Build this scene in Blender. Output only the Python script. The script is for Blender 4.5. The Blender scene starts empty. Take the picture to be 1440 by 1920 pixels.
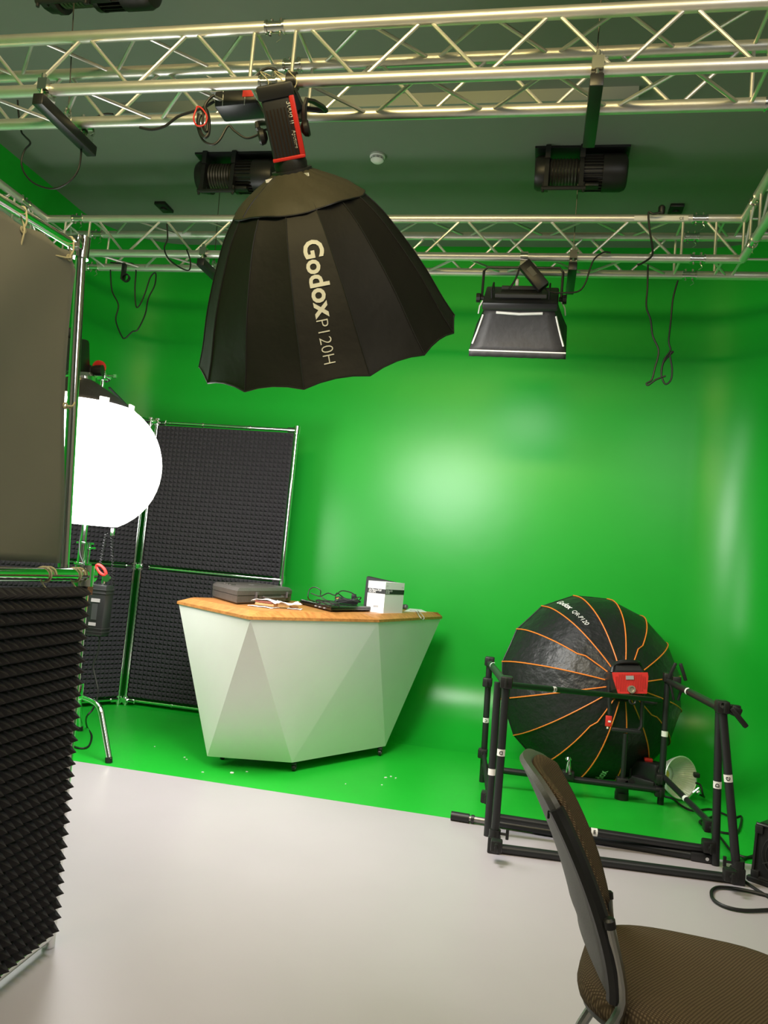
import bpy, bmesh, math, random
from math import sin, cos, pi, radians, sqrt, atan2
from mathutils import Vector, Matrix
V = Vector
random.seed(7)
scene = bpy.context.scene
COL = scene.collection

# ------------------------------------------------------------------ camera
FPX = 1448.5; YAW = -0.1977; PITCH = 0.0761; ROLL = 0.0909; EYE = 1.2
_f = V((sin(YAW)*cos(PITCH), cos(YAW)*cos(PITCH), sin(PITCH)))
_r0 = V((cos(YAW), -sin(YAW), 0)); _u0 = _r0.cross(_f)
_r = _r0*cos(ROLL) + _u0*sin(ROLL); _u = -_r0*sin(ROLL) + _u0*cos(ROLL)
cd = bpy.data.cameras.new('camera'); cam = bpy.data.objects.new('camera', cd); COL.objects.link(cam)
cd.sensor_fit = 'VERTICAL'; cd.sensor_height = 36; cd.sensor_width = 27; cd.lens = FPX/1920*36
cd.clip_start = .05
cam.matrix_world = Matrix(((_r.x, _u.x, -_f.x, 0), (_r.y, _u.y, -_f.y, 0), (_r.z, _u.z, -_f.z, EYE), (0, 0, 0, 1)))
scene.camera = cam

# ------------------------------------------------------------------ world, exposure, room lamps
w = bpy.data.worlds.new('world'); scene.world = w; w.use_nodes = True
w.node_tree.nodes['Background'].inputs[0].default_value = (.5, .5, .5, 1)
w.node_tree.nodes['Background'].inputs[1].default_value = .05
scene.view_settings.view_transform = 'Standard'; scene.view_settings.look = 'None'
scene.view_settings.gamma = 1; scene.view_settings.use_curve_mapping = False
scene.view_settings.exposure = 0.0

def area(name, loc, target, sx, sy, power, color):
    l = bpy.data.lights.new(name, 'AREA'); l.shape = 'RECTANGLE'; l.size = sx; l.size_y = sy
    l.energy = power; l.color = color
    o = bpy.data.objects.new(name, l); COL.objects.link(o); o.location = loc
    o.rotation_euler = (V(target)-V(loc)).to_track_quat('-Z', 'Y').to_euler()
    return o
# the lit studio half behind the photographer (warm ceiling panels)
area('studio_ceiling_light', (-1.6, -0.6, 3.75), (-1.6, .2, 0), 1.8, 0.5, 46, (1, .94, .86))
area('warm_truss_wash', (-.9, 0.7, 3.72), (-.6, 3.1, 3.05), 2.4, 0.35, 85, (1, .78, .32))
area('studio_key_light', (1.5, .5, 3.3), (-1.0, 4.6, .6), 1.0, 1.0, 25, (1, .98, .96))

# ------------------------------------------------------------------ pixel rays -> world points (1440x1920 frame)
def ray(px, py): return _f + _r*((px-720)/FPX) - _u*((py-960)/FPX)
def az(px, py, z): d = ray(px, py); t = (z-EYE)/d.z; return V((d.x*t, d.y*t, z))
def ay(px, py, y): d = ray(px, py); t = y/d.y; return V((d.x*t, y, EYE+d.z*t))
def pole(px, py, b):
    d = ray(px, py); t = (d.x*b[0]+d.y*b[1])/(d.x*d.x+d.y*d.y); return V((b[0], b[1], EYE+d.z*t))

# ------------------------------------------------------------------ materials
MATS = {}
def mat(name, col, rough=.5, metal=0., spec=.5, bump=0., bscale=40., var=0., vscale=6., emis=None, estr=0., coat=0., sheen=0., stretch=(1, 1, 1)):
    if name in MATS: return MATS[name]
    m = bpy.data.materials.new(name); m.use_nodes = True; nt = m.node_tree; N = nt.nodes; L = nt.links
    b = N['Principled BSDF']
    b.inputs['Base Color'].default_value = (*col, 1); b.inputs['Roughness'].default_value = rough
    b.inputs['Metallic'].default_value = metal; b.inputs['Specular IOR Level'].default_value = spec
    if coat: b.inputs['Coat Weight'].default_value = coat; b.inputs['Coat Roughness'].default_value = .08
    if sheen: b.inputs['Sheen Weight'].default_value = sheen
    if emis: b.inputs['Emission Color'].default_value = (*emis, 1); b.inputs['Emission Strength'].default_value = estr
    tc = N.new('ShaderNodeTexCoord'); mp = N.new('ShaderNodeMapping'); L.new(tc.outputs['Object'], mp.inputs[0])
    mp.inputs['Scale'].default_value = stretch
    if True:
        n = N.new('ShaderNodeTexNoise'); n.inputs['Scale'].default_value = vscale; n.inputs['Detail'].default_value = 5
        L.new(mp.outputs[0], n.inputs[0])
        mx = N.new('ShaderNodeMix'); mx.data_type = 'RGBA'
        v = max(var, .04)
        mx.inputs['A'].default_value = (*[c*(1-v) for c in col], 1); mx.inputs['B'].default_value = (*[min(1, c*(1+v)) for c in col], 1)
        L.new(n.outputs[0], mx.inputs['Factor']); L.new(mx.outputs['Result'], b.inputs['Base Color'])
    if bump:
        n2 = N.new('ShaderNodeTexNoise'); n2.inputs['Scale'].default_value = bscale; n2.inputs['Detail'].default_value = 3
        L.new(mp.outputs[0], n2.inputs[0])
        bp = N.new('ShaderNodeBump'); bp.inputs['Strength'].default_value = bump; bp.inputs['Distance'].default_value = .01
        L.new(n2.outputs[0], bp.inputs['Height']); L.new(bp.outputs[0], b.inputs['Normal'])
    MATS[name] = m; return m

GREEN = mat('green_paint', (.010, .37, .026), rough=.31, spec=.36, bump=.09, bscale=4.5, var=.05, vscale=3)
GREENF = mat('green_floor_paint', (.014, .43, .030), rough=.33, spec=.35, bump=.06, bscale=9, var=.07, vscale=4)
GREYF = mat('grey_floor_paint', (.45, .408, .438), rough=.36, spec=.35, bump=.05, bscale=6, var=.06, vscale=2.5)
CEIL = mat('ceiling_paint', (.19, .225, .18), rough=.8, var=.04)
CEIL2 = mat('ceiling_band_paint', (.26, .29, .25), rough=.8)
WALLG = mat('dark_wall_paint', (.22, .21, .19), rough=.7)
ALU = mat('brushed_aluminium', (.74, .72, .67), rough=.38, metal=.8, var=.10, vscale=14, bump=.02, bscale=60)
ALU2 = mat('coupler_aluminium', (.72, .71, .68), rough=.2, metal=1)
CHROME = mat('chrome', (.80, .80, .79), rough=.10, metal=1)
BLK = mat('black_plastic', (.012, .012, .012), rough=.42, spec=.4)
BLKM = mat('black_metal', (.014, .014, .015), rough=.38, spec=.5)
TUBE = mat('black_powder_coated_tube', (.012, .013, .014), rough=.40, spec=.5)
CABLE = mat('black_cable_rubber', (.008, .008, .008), rough=.5)
FAB = mat('black_softbox_nylon', (.0095, .009, .008), rough=.55, spec=.22, bump=.25, bscale=14, var=.15, vscale=9)
FABCAP = mat('black_cover_nylon', (.042, .038, .024), rough=.62, spec=.3, bump=.7, bscale=9, var=.15)
FABG = mat('charcoal_softbox_nylon', (.030, .028, .030), rough=.55, bump=.3, bscale=20)
FOAM = mat('charcoal_foam', (.040, .038, .042), rough=.95, spec=.1, var=.15, vscale=60)
CLOTH = mat('grey_cloth', (.150, .145, .120), rough=.75, bump=.5, bscale=2.2, var=.06, sheen=.1)
CORD = mat('beige_cord', (.45, .40, .25), rough=.8)
WHITE = mat('white_paint', (.74, .735, .71), rough=.42, spec=.4, var=.02)
WHITEP = mat('white_paper', (.82, .80, .78), rough=.6)
INK = mat('black_ink', (.02, .02, .02), rough=.6)
GREYINK = mat('grey_ink', (.30, .29, .29), rough=.6)
PRINT = mat('white_print', (.55, .55, .50), rough=.5)
ORANGE = mat('orange_piping', (.85, .22, .03), rough=.5)
RED = mat('red_plastic', (.50, .018, .012), rough=.38)
REDB = mat('bright_red_plastic', (.62, .028, .022), rough=.4)
GLOW = mat('lit_lantern_fabric', (.9, .9, .9), rough=.8, emis=(1, .985, .96), estr=12)
GLOW2 = mat('lit_diffuser', (.9, .9, .9), rough=.8, emis=(1, .985, .95), estr=31)
GLOW3 = mat('lit_panel_diffuser', (.9, .9, .9), rough=.8, emis=(1, .98, .97), estr=11)
GREYTUBE = mat('grey_seam', (.45, .45, .44), rough=.6)
CASE = mat('grey_case_plastic', (.085, .072, .066), rough=.55, bump=.3, bscale=90, var=.25, vscale=14)
LAPT = mat('laptop_lid', (.010, .011, .010), rough=.18, spec=.6)
SILVER = mat('ribbed_reflector_silver', (.72, .75, .66), rough=.38, metal=.35)
YEL = mat('led_yellow', (.75, .55, .08), rough=.4)
BREAD = mat('sandwich_bread', (.50, .25, .10), rough=.8, bump=.5, bscale=70, var=.4, vscale=40)
MEAT = mat('sandwich_filling', (.20, .05, .03), rough=.6, bump=.5, bscale=60, var=.4, vscale=40)
SHELL = mat('dark_grey_chair_plastic', (.095, .095, .090), rough=.5, spec=.4, bump=.10, bscale=220)
STEELG = mat('dull_chair_steel', (.36, .36, .33), rough=.28, metal=1)

def wood():
    m = bpy.data.materials.new('oiled_wood'); m.use_nodes = True; N = m.node_tree.nodes; L = m.node_tree.links; b = N['Principled BSDF']
    tc = N.new('ShaderNodeTexCoord'); mp = N.new('ShaderNodeMapping'); mp.inputs['Rotation'].default_value = (0, 0, radians(40)); mp.inputs['Scale'].default_value = (1.6, 14, 14)
    L.new(tc.outputs['Object'], mp.inputs[0]); n = N.new('ShaderNodeTexNoise'); n.inputs['Scale'].default_value = 3.2; n.inputs['Detail'].default_value = 7; n.inputs['Distortion'].default_value = .7
    L.new(mp.outputs[0], n.inputs[0]); r = N.new('ShaderNodeValToRGB'); r.color_ramp.elements[0].position = .32; r.color_ramp.elements[0].color = (.33, .125, .032, 1)
    r.color_ramp.elements[1].position = .68; r.color_ramp.elements[1].color = (.54, .23, .065, 1); L.new(n.outputs[0], r.inputs[0]); L.new(r.outputs[0], b.inputs['Base Color'])
    b.inputs['Roughness'].default_value = .42; return m
WOOD = wood()
def fabric_chair(nm='brown_ribbed_upholstery', upright=False):
    m = bpy.data.materials.new(nm); m.use_nodes = True; N = m.node_tree.nodes; L = m.node_tree.links; b = N['Principled BSDF']
    tc = N.new('ShaderNodeTexCoord'); mp = N.new('ShaderNodeMapping'); mp.inputs['Rotation'].default_value = (0, 0, radians(35)); 
    if upright:
        sp = N.new('ShaderNodeSeparateXYZ'); cb = N.new('ShaderNodeCombineXYZ'); L.new(tc.outputs['Object'], sp.inputs[0]); L.new(sp.outputs['Y'], cb.inputs['X']); L.new(sp.outputs['Z'], cb.inputs['Y']); L.new(cb.outputs[0], mp.inputs[0])
    else: L.new(tc.outputs['Object'], mp.inputs[0])
    wv = N.new('ShaderNodeTexWave'); wv.inputs['Scale'].default_value = 52; wv.inputs['Distortion'].default_value = .5; wv.inputs['Detail'].default_value = 2; L.new(mp.outputs[0], wv.inputs[0])
    wv2 = N.new('ShaderNodeTexWave'); wv2.bands_direction = 'Y'; wv2.inputs['Scale'].default_value = 70; wv2.inputs['Distortion'].default_value = 1; L.new(mp.outputs[0], wv2.inputs[0])
    ml = N.new('ShaderNodeMath'); ml.operation = 'MULTIPLY'; L.new(wv.outputs['Fac'], ml.inputs[0]); L.new(wv2.outputs['Fac'], ml.inputs[1])
    r = N.new('ShaderNodeValToRGB'); r.color_ramp.elements[0].color = (.060, .042, .025, 1); r.color_ramp.elements[1].color = (.165, .118, .070, 1); r.color_ramp.elements[1].position = .8
    L.new(ml.outputs[0], r.inputs[0]); L.new(r.outputs[0], b.inputs['Base Color']); b.inputs['Roughness'].default_value = .95; b.inputs['Specular IOR Level'].default_value = .15
    bp = N.new('ShaderNodeBump'); bp.inputs['Strength'].default_value = .5; bp.inputs['Distance'].default_value = .002; L.new(ml.outputs[0], bp.inputs['Height']); L.new(bp.outputs[0], b.inputs['Normal'])
    return m
UPH = fabric_chair(); UPHB = fabric_chair('brown_ribbed_upholstery_back', True)

# ------------------------------------------------------------------ object helpers
WORG = {}
def tag(o, label=None, cat=None, group=None, kind=None):
    if label: o['label'] = label
    if cat: o['category'] = cat
    if group: o['group'] = group
    if kind: o['kind'] = kind
    return o
def thing(name, loc, label, cat, group=None):
    o = bpy.data.objects.new(name, None); COL.objects.link(o); o.location = loc; o.empty_display_size = .05
    WORG[o.name] = V(loc); return tag(o, label, cat, group)

class MB:
    """collects shapes in world coordinates; build() links them as ONE mesh object"""
    def __init__(s): s.v = []; s.f = []
    def add(s, vs, fs):
        k = len(s.v); s.v += [V(p) for p in vs]; s.f += [tuple(i+k for i in f) for f in fs]; return s
    def box(s, c, size, rot=None, bev=0.):
        hx, hy, hz = [a/2 for a in size]; c = V(c)
        if bev > 0:
            bm = bmesh.new(); bmesh.ops.create_cube(bm, size=1)
            for v in bm.verts: v.co = V((v.co.x*size[0], v.co.y*size[1], v.co.z*size[2]))
            bmesh.ops.bevel(bm, geom=bm.edges[:], offset=bev, segments=2, affect='EDGES', profile=.5)
            bm.verts.ensure_lookup_table(); vs = [v.co.copy() for v in bm.verts]; fs = [[v.index for v in f.verts] for f in bm.faces]; bm.free()
        else:
            vs = [V((x*hx, y*hy, z*hz)) for x in (-1, 1) for y in (-1, 1) for z in (-1, 1)]
            fs = [(0, 1, 3, 2), (4, 6, 7, 5), (0, 4, 5, 1), (2, 3, 7, 6), (0, 2, 6, 4), (1, 5, 7, 3)]
        if rot is not None: vs = [rot @ v for v in vs]
        return s.add([v+c for v in vs], fs)
    def cyl(s, a, b, r, r2=None, n=12, caps=True):
        a = V(a); b = V(b); r2 = r if r2 is None else r2; d = (b-a).normalized()
        x = d.orthogonal().normalized(); y = d.cross(x); vs = []; fs = []
        for p, q in ((a, r), (b, r2)):
            for i in range(n): t = 2*pi*i/n; vs.append(p+x*cos(t)*q+y*sin(t)*q)
        for i in range(n): j = (i+1) % n; fs.append((i, j, n+j, n+i))
        if caps: fs.append(tuple(range(n))[::-1]); fs.append(tuple(range(n, 2*n)))
        return s.add(vs, fs)
    def tube(s, pts, r, n=7, smooth=True, sub=5, closed=False):
        P = [V(p) for p in pts]
        if smooth and len(P) > 2: P = catmull(P, sub, closed)
        k = len(P); vs = []; fs = []; prev = None
        for i, p in enumerate(P):
            if closed: t = P[(i+1) % k]-P[i-1]
            else: t = (P[min(i+1, k-1)]-P[max(i-1, 0)])
            t.normalize()
            if prev is None: x = t.orthogonal().normalized()
            else: x = (prev-t*prev.dot(t)); x = x.normalized() if x.length > 1e-6 else t.orthogonal().normalized()
            prev = x; y = t.cross(x)
            for j in range(n): a = 2*pi*j/n; vs.append(p+x*cos(a)*r+y*sin(a)*r)
        for i in range(k if closed else k-1):
            i2 = (i+1) % k
            for j in range(n): j2 = (j+1) % n; fs.append((i*n+j, i*n+j2, i2*n+j2, i2*n+j))
        if not closed: fs.append(tuple(range(n))[::-1]); fs.append(tuple(range((k-1)*n, k*n)))
        return s.add(vs, fs)
    def lathe(s, base, axis, prof, n=24, caps=True):
        base = V(base); d = V(axis).normalized(); x = d.orthogonal().normalized(); y = d.cross(x); vs = []; fs = []
        for t, r in prof:
            for i in range(n): a = 2*pi*i/n; vs.append(base+d*t+(x*cos(a)+y*sin(a))*max(r, 1e-4))
        for k in range(len(prof)-1):
            for i in range(n): j = (i+1) % n; fs.append((k*n+i, k*n+j, (k+1)*n+j, (k+1)*n+i))
        if caps: fs.append(tuple(range(n))[::-1]); fs.append(tuple(range((len(prof)-1)*n, len(prof)*n)))
        return s.add(vs, fs)
    def grid(s, rows, closed=False, thick=None):
        R = len(rows); C = len(rows[0]); vs = [p for r in rows for p in r]; fs = []
        for i in range(R-1):
            for j in range(C-1 if not closed else C): j2 = (j+1) % C; fs.append((i*C+j, i*C+j2, (i+1)*C+j2, (i+1)*C+j))
        return s.add(vs, fs)
    def prism(s, poly, d):
        """poly: list of world points, d: extrusion vector"""
        n = len(poly); P = [V(p) for p in poly]; Q = [p+V(d) for p in P]
        return s.add(P+Q, [tuple(range(n))[::-1], tuple(range(n, 2*n))]+[(i, (i+1) % n, n+(i+1) % n, n+i) for i in range(n)])
    def build(s, name, m, parent=None, label=None, cat=None, group=None, kind=None, smooth=35, recalc=True, solid=0):
        lo = V([min(v[i] for v in s.v) for i in range(3)]); hi = V([max(v[i] for v in s.v) for i in range(3)]); c = (lo+hi)/2
        if parent is None: c.z = lo.z
        me = bpy.data.meshes.new(name); me.from_pydata([v-c for v in s.v], [], s.f)
        if recalc:
            bm = bmesh.new(); bm.from_mesh(me); bmesh.ops.recalc_face_normals(bm, faces=bm.faces[:]); bm.to_mesh(me); bm.free()
        if smooth:
            me.polygons.foreach_set('use_smooth', [True]*len(me.polygons)); me.set_sharp_from_angle(angle=radians(smooth))
        me.materials.append(m)
        o = bpy.data.objects.new(name, me); COL.objects.link(o); WORG[o.name] = c
        o.location = c if parent is None else c-WORG[parent.name]
        if parent is not None: o.parent = parent
        if solid: md = o.modifiers.new('thickness', 'SOLIDIFY'); md.thickness = solid; md.offset = 0
        return tag(o, label, cat, group, kind)

def catmull(P, sub, closed=False):
    out = []; n = len(P)
    for i in range(n if closed else n-1):
        if closed: a, b, c, d = P[i-1], P[i], P[(i+1) % n], P[(i+2) % n]
        else: a, b, c, d = P[max(i-1, 0)], P[i], P[i+1], P[min(i+2, n-1)]
        for k in range(sub):
            t = k/sub; out.append(.5*((2*b)+(c-a)*t+(2*a-5*b+4*c-d)*t*t+(3*b-a-3*c+d)*t**3))
    if not closed: out.append(P[-1])
    return out

def text2d(body, size=1., offset=0., align='LEFT', shear=0.):
    cu = bpy.data.curves.new('t', 'FONT'); cu.body = body; cu.size = size; cu.offset = offset; cu.align_x = align; cu.shear = shear; cu.resolution_u = 3
    o = bpy.data.objects.new('t', cu); COL.objects.link(o); dg = bpy.context.evaluated_depsgraph_get(); dg.update()
    me = bpy.data.meshes.new_from_object(o.evaluated_get(dg)); vs = [(v.co.x, v.co.y) for v in me.vertices]; fs = [tuple(p.vertices) for p in me.polygons]
    bpy.data.objects.remove(o); bpy.data.curves.remove(cu); bpy.data.meshes.remove(me); return vs, fs
def text_flat(mb, body, size, org, ux, uy, offset=0., align='LEFT', shear=0.):
    vs, fs = text2d(body, size, offset, align, shear); org = V(org); ux = V(ux).normalized(); uy = V(uy).normalized()
    return mb.add([org+ux*x+uy*y for x, y in vs], fs)
def rotm(x, y, z=None):
    x = V(x).normalized(); y = V(y); y = (y-x*y.dot(x)).normalized(); z = x.cross(y)
    return Matrix((x, y, z)).transposed()
def cable(name, pts, r, label, cat='cable', m=None, group=None, sub=5):
    return MB().tube(pts, r, sub=sub).build(name, m or CABLE, None, label, cat, group)
# ================================================================== SETTING
YB = 6.0; XL = -3.765; XR = 1.69; H = 3.85; CR = .65; CV = .5; YF = 3.99
# floor: grey paint in the studio half, green paint in the cyclorama half (a hair proud)
MB().box((-.9, 1.0, -.06), (6.4, 6.0, .12)).build('floor', GREYF, kind='structure', smooth=0)
def wall_profile(p, n, r, hmax=H):
    """cove at the foot then straight up; p = wall foot point, n = inward normal"""
    out = [p+n*r]
    for k in range(1, 9): a = pi/2*k/8; out.append(p+n*(r-r*sin(a))+V((0, 0, r-r*cos(a))))
    out.append(p+V((0, 0, hmax))); return out
def path_wall(name, pts, m):
    rows = [wall_profile(V(p), V(n), r) for p, n, r in pts]
    return MB().grid(rows).build(name, m, kind='structure', smooth=50)
def arc(cx, cy, a0, a1, k=14): return [((cx+CR*cos(a), cy+CR*sin(a), 0), (-cos(a), -sin(a), 0), CV) for a in [a0+(a1-a0)*i/k for i in range(k+1)]]
left = [((XL, y, 0), (1, 0, 0), CV) for y in (YF, YB-CR)]
right = [((XR, y, 0), (-1, 0, 0), CV) for y in (YB-CR, YF)]
back = arc(XL+CR, YB-CR, pi, pi/2)+[((XR-CR, YB, 0), (0, -1, 0), CV)]+arc(XR-CR, YB-CR, pi/2, 0)[1:]
path_wall('wall_left', left, GREEN); path_wall('wall_back', back, GREEN); path_wall('wall_right', right, GREEN)
MB().box((XL-.05, 1.0, H/2), (.1, 6.0, H)).build('wall_left', GREEN, kind='structure', smooth=0)
MB().box((XR+.35, 1.0, H/2), (.1, 6.0, H)).build('wall_right', WALLG, kind='structure', smooth=0)
MB().box((XR+.15, YF+.04, H/2), (.34, .1, H)).build('wall_right', GREEN, kind='structure', smooth=0)
MB().box((-.9, -2.05, H/2), (6.5, .1, H)).build('wall_front', WALLG, kind='structure', smooth=0)
# end caps closing the hollow behind the cove where the side walls stop
for x0, s, nm in ((XL, 1, 'wall_left'), (XR, -1, 'wall_right')):
    prf = [V((x0+s*CV*(1-sin(pi/2*k/10)), YF+.002, CV*(1-cos(pi/2*k/10)))) for k in range(11)]
    MB().prism([V((x0, YF+.002, 0))]+prf, (0, .02, 0)).build(nm, GREEN, kind='structure', smooth=0)
# green painted floor slab with the cyclorama outline
out = [V((XL+.02, YF, 0)), V((XL+.02, YB-CR, 0))]+[V((XL+CR+(CR-.02)*cos(a), YB-CR+(CR-.02)*sin(a), 0)) for a in [pi-pi/2*i/8 for i in range(9)]]
out += [V((XR-CR+(CR-.02)*cos(a), YB-CR+(CR-.02)*sin(a), 0)) for a in [pi/2-pi/2*i/8 for i in range(9)]]+[V((XR-.02, YF, 0))]
MB().prism([p+V((0, 0, -.03)) for p in out], (0, 0, .0305)).build('floor', GREENF, label='green painted cyclorama floor', kind='structure', smooth=0)
MB().box((-.9, 2.0, H+.05), (6.6, 8.2, .1)).build('ceiling', CEIL, kind='structure', smooth=0)
MB().box((-1.15, 4.06, H-.035), (3.0, .10, .07)).build('trim_1', CEIL2, kind='structure', smooth=0)
# scraps of paper on the green floor
sp = [(346, 1420, .012), (380, 1448, .014), (435, 1449, .03), (463, 1447, .012), (648, 1470, .010), (723, 1458, .018), (733, 1456, .012), (742, 1459, .012), (716, 1472, .01), (290, 1400, .008), (350, 1424, .01)]
SL = ['tiny white scrap on the green floor left of the desk, the lower of two', 'tiny white scrap on the green floor just left below the desk corner', 'long white scrap on the green floor in front of the left castor', 'tiny white scrap right beside the long scrap in front of the desk', 'tiny white scrap nearest the grey floor, between desk and pipe frame',
      'largest white scrap in the cluster right of the desk front', 'tiny white scrap in the middle of the cluster right of the desk', 'tiny white scrap at the right end of the cluster right of the desk', 'tiny white scrap just below the cluster right of the desk', 'tiny white scrap farthest left on the green floor, by the foam panel', 'tiny white scrap on the green floor left of the desk, the upper of two']
for i, (x, y, s) in enumerate(sp):
    c = az(x, y, .0015); a = random.random()*3; ux = V((cos(a), sin(a), 0)); uy = V((-sin(a), cos(a), 0))
    MB().prism([c+ux*s*p+uy*s*q for p, q in ((-.5, -.25), (.4, -.35), (.55, .2), (0, .4), (-.5, .25))], (0, 0, .002)).build('paper_scrap', WHITEP, None, SL[i], 'litter', 'paper scraps on the green floor', smooth=0)

# ================================================================== TRUSSES
S = .24; ZB = EYE+1.955; RC = .025; RB = .008
def seg(root, O, d, across, length, tagend=True):
    """box truss segment; O = start of lower near chord, d along, across = towards the far side"""
    d = V(d); c = V(across); u = V((0, 0, 1)); O = V(O)
    FB = lambda t: O+d*t
    ch = {'FB': O, 'FT': O+u*S, 'BT': O+u*S+c*S, 'BB': O+c*S}
    for k, p in ch.items(): MB().cyl(p+d*.035, p+d*(length-.035), RC, n=20).build('chord', ALU, root)
    def pt(k, s, toward): return ch[k]+d*s+toward*.02
    faces = [('FT', 'FB', u*-1), ('BT', 'FT', c*-1), ('BB', 'BT', u), ('FB', 'BB', c)]
    n = round(length/.5)
    for A, B, w in faces:
        for i in range(n):
            s0 = .13+.5*i; s1 = .38+.5*i; g = .028
            a = ch[A]; b = ch[B]
            MB().cyl(a+d*(s0+g)+w*.02, b+d*(s1-g)-w*.02, RB, n=8).build('brace', ALU, root)
            if i < n-1: MB().cyl(b+d*(s1+g)-w*.02, a+d*(s0+.5-g)+w*.02, RB, n=8).build('brace', ALU, root)
        for s in (.09, length-.09):
            MB().cyl(ch[A]+d*s+w*.02, ch[B]+d*s-w*.02, RB, n=8).build('brace', ALU, root)
def coupler(root, p, d):
    p = V(p); d = V(d); side = V((0, 0, 1)); m = MB()
    m.cyl(p-d*.036, p+d*.036, .0225, n=16)
    for s in (-1, 1): m.cyl(p+d*s*.034, p+d*s*.042, .029, n=16)
    for s in (-.02, .02): m.cyl(p+d*s-side*.036, p+d*s+side*.036, .0055, n=8); m.cyl(p+d*s+side*.03, p+d*s+side*.036, .008, n=8)
    # spring clip
    m.tube([p+d*.02-side*.034, p+d*.03-side*.05, p+d*.01-side*.065], .0016, n=5, sub=2)
    m.build('coupler', ALU2, root)
def corner(name, inner, dx, dy, label):
    """corner block; inner = inner lower corner point, arms run to -dx / -dy directions"""
    I = V(inner); dx = V(dx); dy = V(dy); u = V((0, 0, 1)); L = .243
    r = thing(name, I+V((0, 0, 0)), label, 'truss corner')
    for z in (0, 1):
        i = I+u*S*z; o = I+u*S*z+(dx+dy)*S
        MB().cyl(i-dx*(L-.035), i, RC, n=16).build('chord', ALU, r); MB().cyl(i-dy*(L-.035), i, RC, n=16).build('chord', ALU, r)
        MB().cyl(o-dx*(L+S-.035), o+dx*.02, RC, n=16).build('chord', ALU, r); MB().cyl(o-dy*(L+S-.035), o+dy*.02, RC, n=16).build('chord', ALU, r)
        MB().cyl(i-dx*.1, o-dx*(S+.1)+dx*0+V((0, 0, 0)), RB, n=8).build('brace', ALU, r)
        MB().cyl(i+dy*.02, o-dx*S-dy*.02, RB, n=8).build('brace', ALU, r); MB().cyl(i+dx*.02, o-dy*S-dx*.02, RB, n=8).build('brace', ALU, r)
        MB().cyl(i-dx*(L-.09)+dy*.02, o-dx*(L+S-.2)-dy*.02, RB, n=8).build('brace', ALU, r)
    for p in (I, I+(dx+dy)*S, I+dx*S-dy*.1, I+dy*S-dx*.1, I-dx*.15, I-dy*.15):
        MB().cyl(p+u*.02, p+u*(S-.02), RB, n=8).build('brace', ALU, r)
    MB().cyl(I-dx*.2+u*(S-.02), I-dx*.03+u*.02, RB, n=8).build('brace', ALU, r)
    MB().cyl(I-dy*.2+u*(S-.02), I-dy*.03+u*.02, RB, n=8).build('brace', ALU, r)
    return r
X0 = -3.213; X1 = -1.213; X2 = .787; Y1 = 2.857; Y2 = 4.57; ex = V((1, 0, 0)); ey = V((0, 1, 0))
ft = thing('lighting_truss', (X1, Y1+S/2, ZB), 'square aluminium box truss crossing the top of the picture in the foreground', 'truss', 'aluminium lighting trusses')
seg(ft, (X0, Y1, ZB), ex, ey, 2); seg(ft, (X1, Y1, ZB), ex, ey, 2)
bt_ = thing('lighting_truss', (X1, Y2+S/2, ZB), 'square aluminium box truss in front of the green back wall, carrying the rectangular panel light', 'truss', 'aluminium lighting trusses')
seg(bt_, (X0, Y2, ZB), ex, ey, 2); seg(bt_, (X1, Y2, ZB), ex, ey, 2)
YA = Y1+S+.243; YE = Y2-.243
lt = thing('lighting_truss', (X0-.243-S/2, (YA+YE)/2, ZB), 'short aluminium side truss running along the left green wall above the grey cloth frame', 'truss', 'aluminium lighting trusses')
seg(lt, (X0-.243-S, YA, ZB), ey, ex, YE-YA)
rt = thing('lighting_truss', (X2+.243+S/2, (YA+YE)/2, ZB), 'short aluminium side truss at the right edge of the picture', 'truss', 'aluminium lighting trusses')
seg(rt, (X2+.243, YA, ZB), ey, ex, YE-YA)
for root, yy in ((ft, Y1), (bt_, Y2)):
    for x in (X0, X1, X2):
        for z in (0, S):
            for y in (0, S): coupler(root, (x, yy+y, ZB+z), ex)
for root, xx in ((lt, X0-.243-S), (rt, X2+.243)):
    for y in (YA, YE):
        for z in (0, S):
            for x in (0, S): coupler(root, (xx+x, y, ZB+z), ey)
corner('truss_corner', (X2+.243, Y2, ZB), ex, ey, 'aluminium truss corner block at the back right where two trusses meet')
corner('truss_corner', (X0-.243, Y2, ZB), -ex, ey, 'aluminium truss corner block at the back left above the grey cloth')
corner('truss_corner', (X2+.243, Y1+S, ZB), ex, -ey, 'aluminium truss corner block at the near right end of the front truss')
corner('truss_corner', (X0-.243, Y1+S, ZB), -ex, -ey, 'aluminium truss corner block at the near left end of the front truss')
# white stickers on the rear truss (flat print)
def sticker(root, x, y, z, L_, txt):
    c = V((x, y, z)); m = MB()
    rows = [[c+V((t, -sin(a)*.0262, cos(a)*.0262)) for t in (0, L_)] for a in [radians(75), radians(95), radians(115), radians(135)]]
    m.grid(rows).build('sticker', WHITEP, root, label='white sticker')
    if txt:
        t = MB(); a = radians(108); text_flat(t, txt, .022, c+V((L_-.05, -sin(a)*.0275, cos(a)*.0275-.008)), (1, 0, 0), (0, -cos(a)*-1*.3, 1)); t.build('sticker_print', INK, root, smooth=0)
sticker(bt_, .42, Y2, ZB+S, .30, 'CE'); sticker(bt_, -3.02+.35, Y2+S, ZB+S, .18, '')

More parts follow.
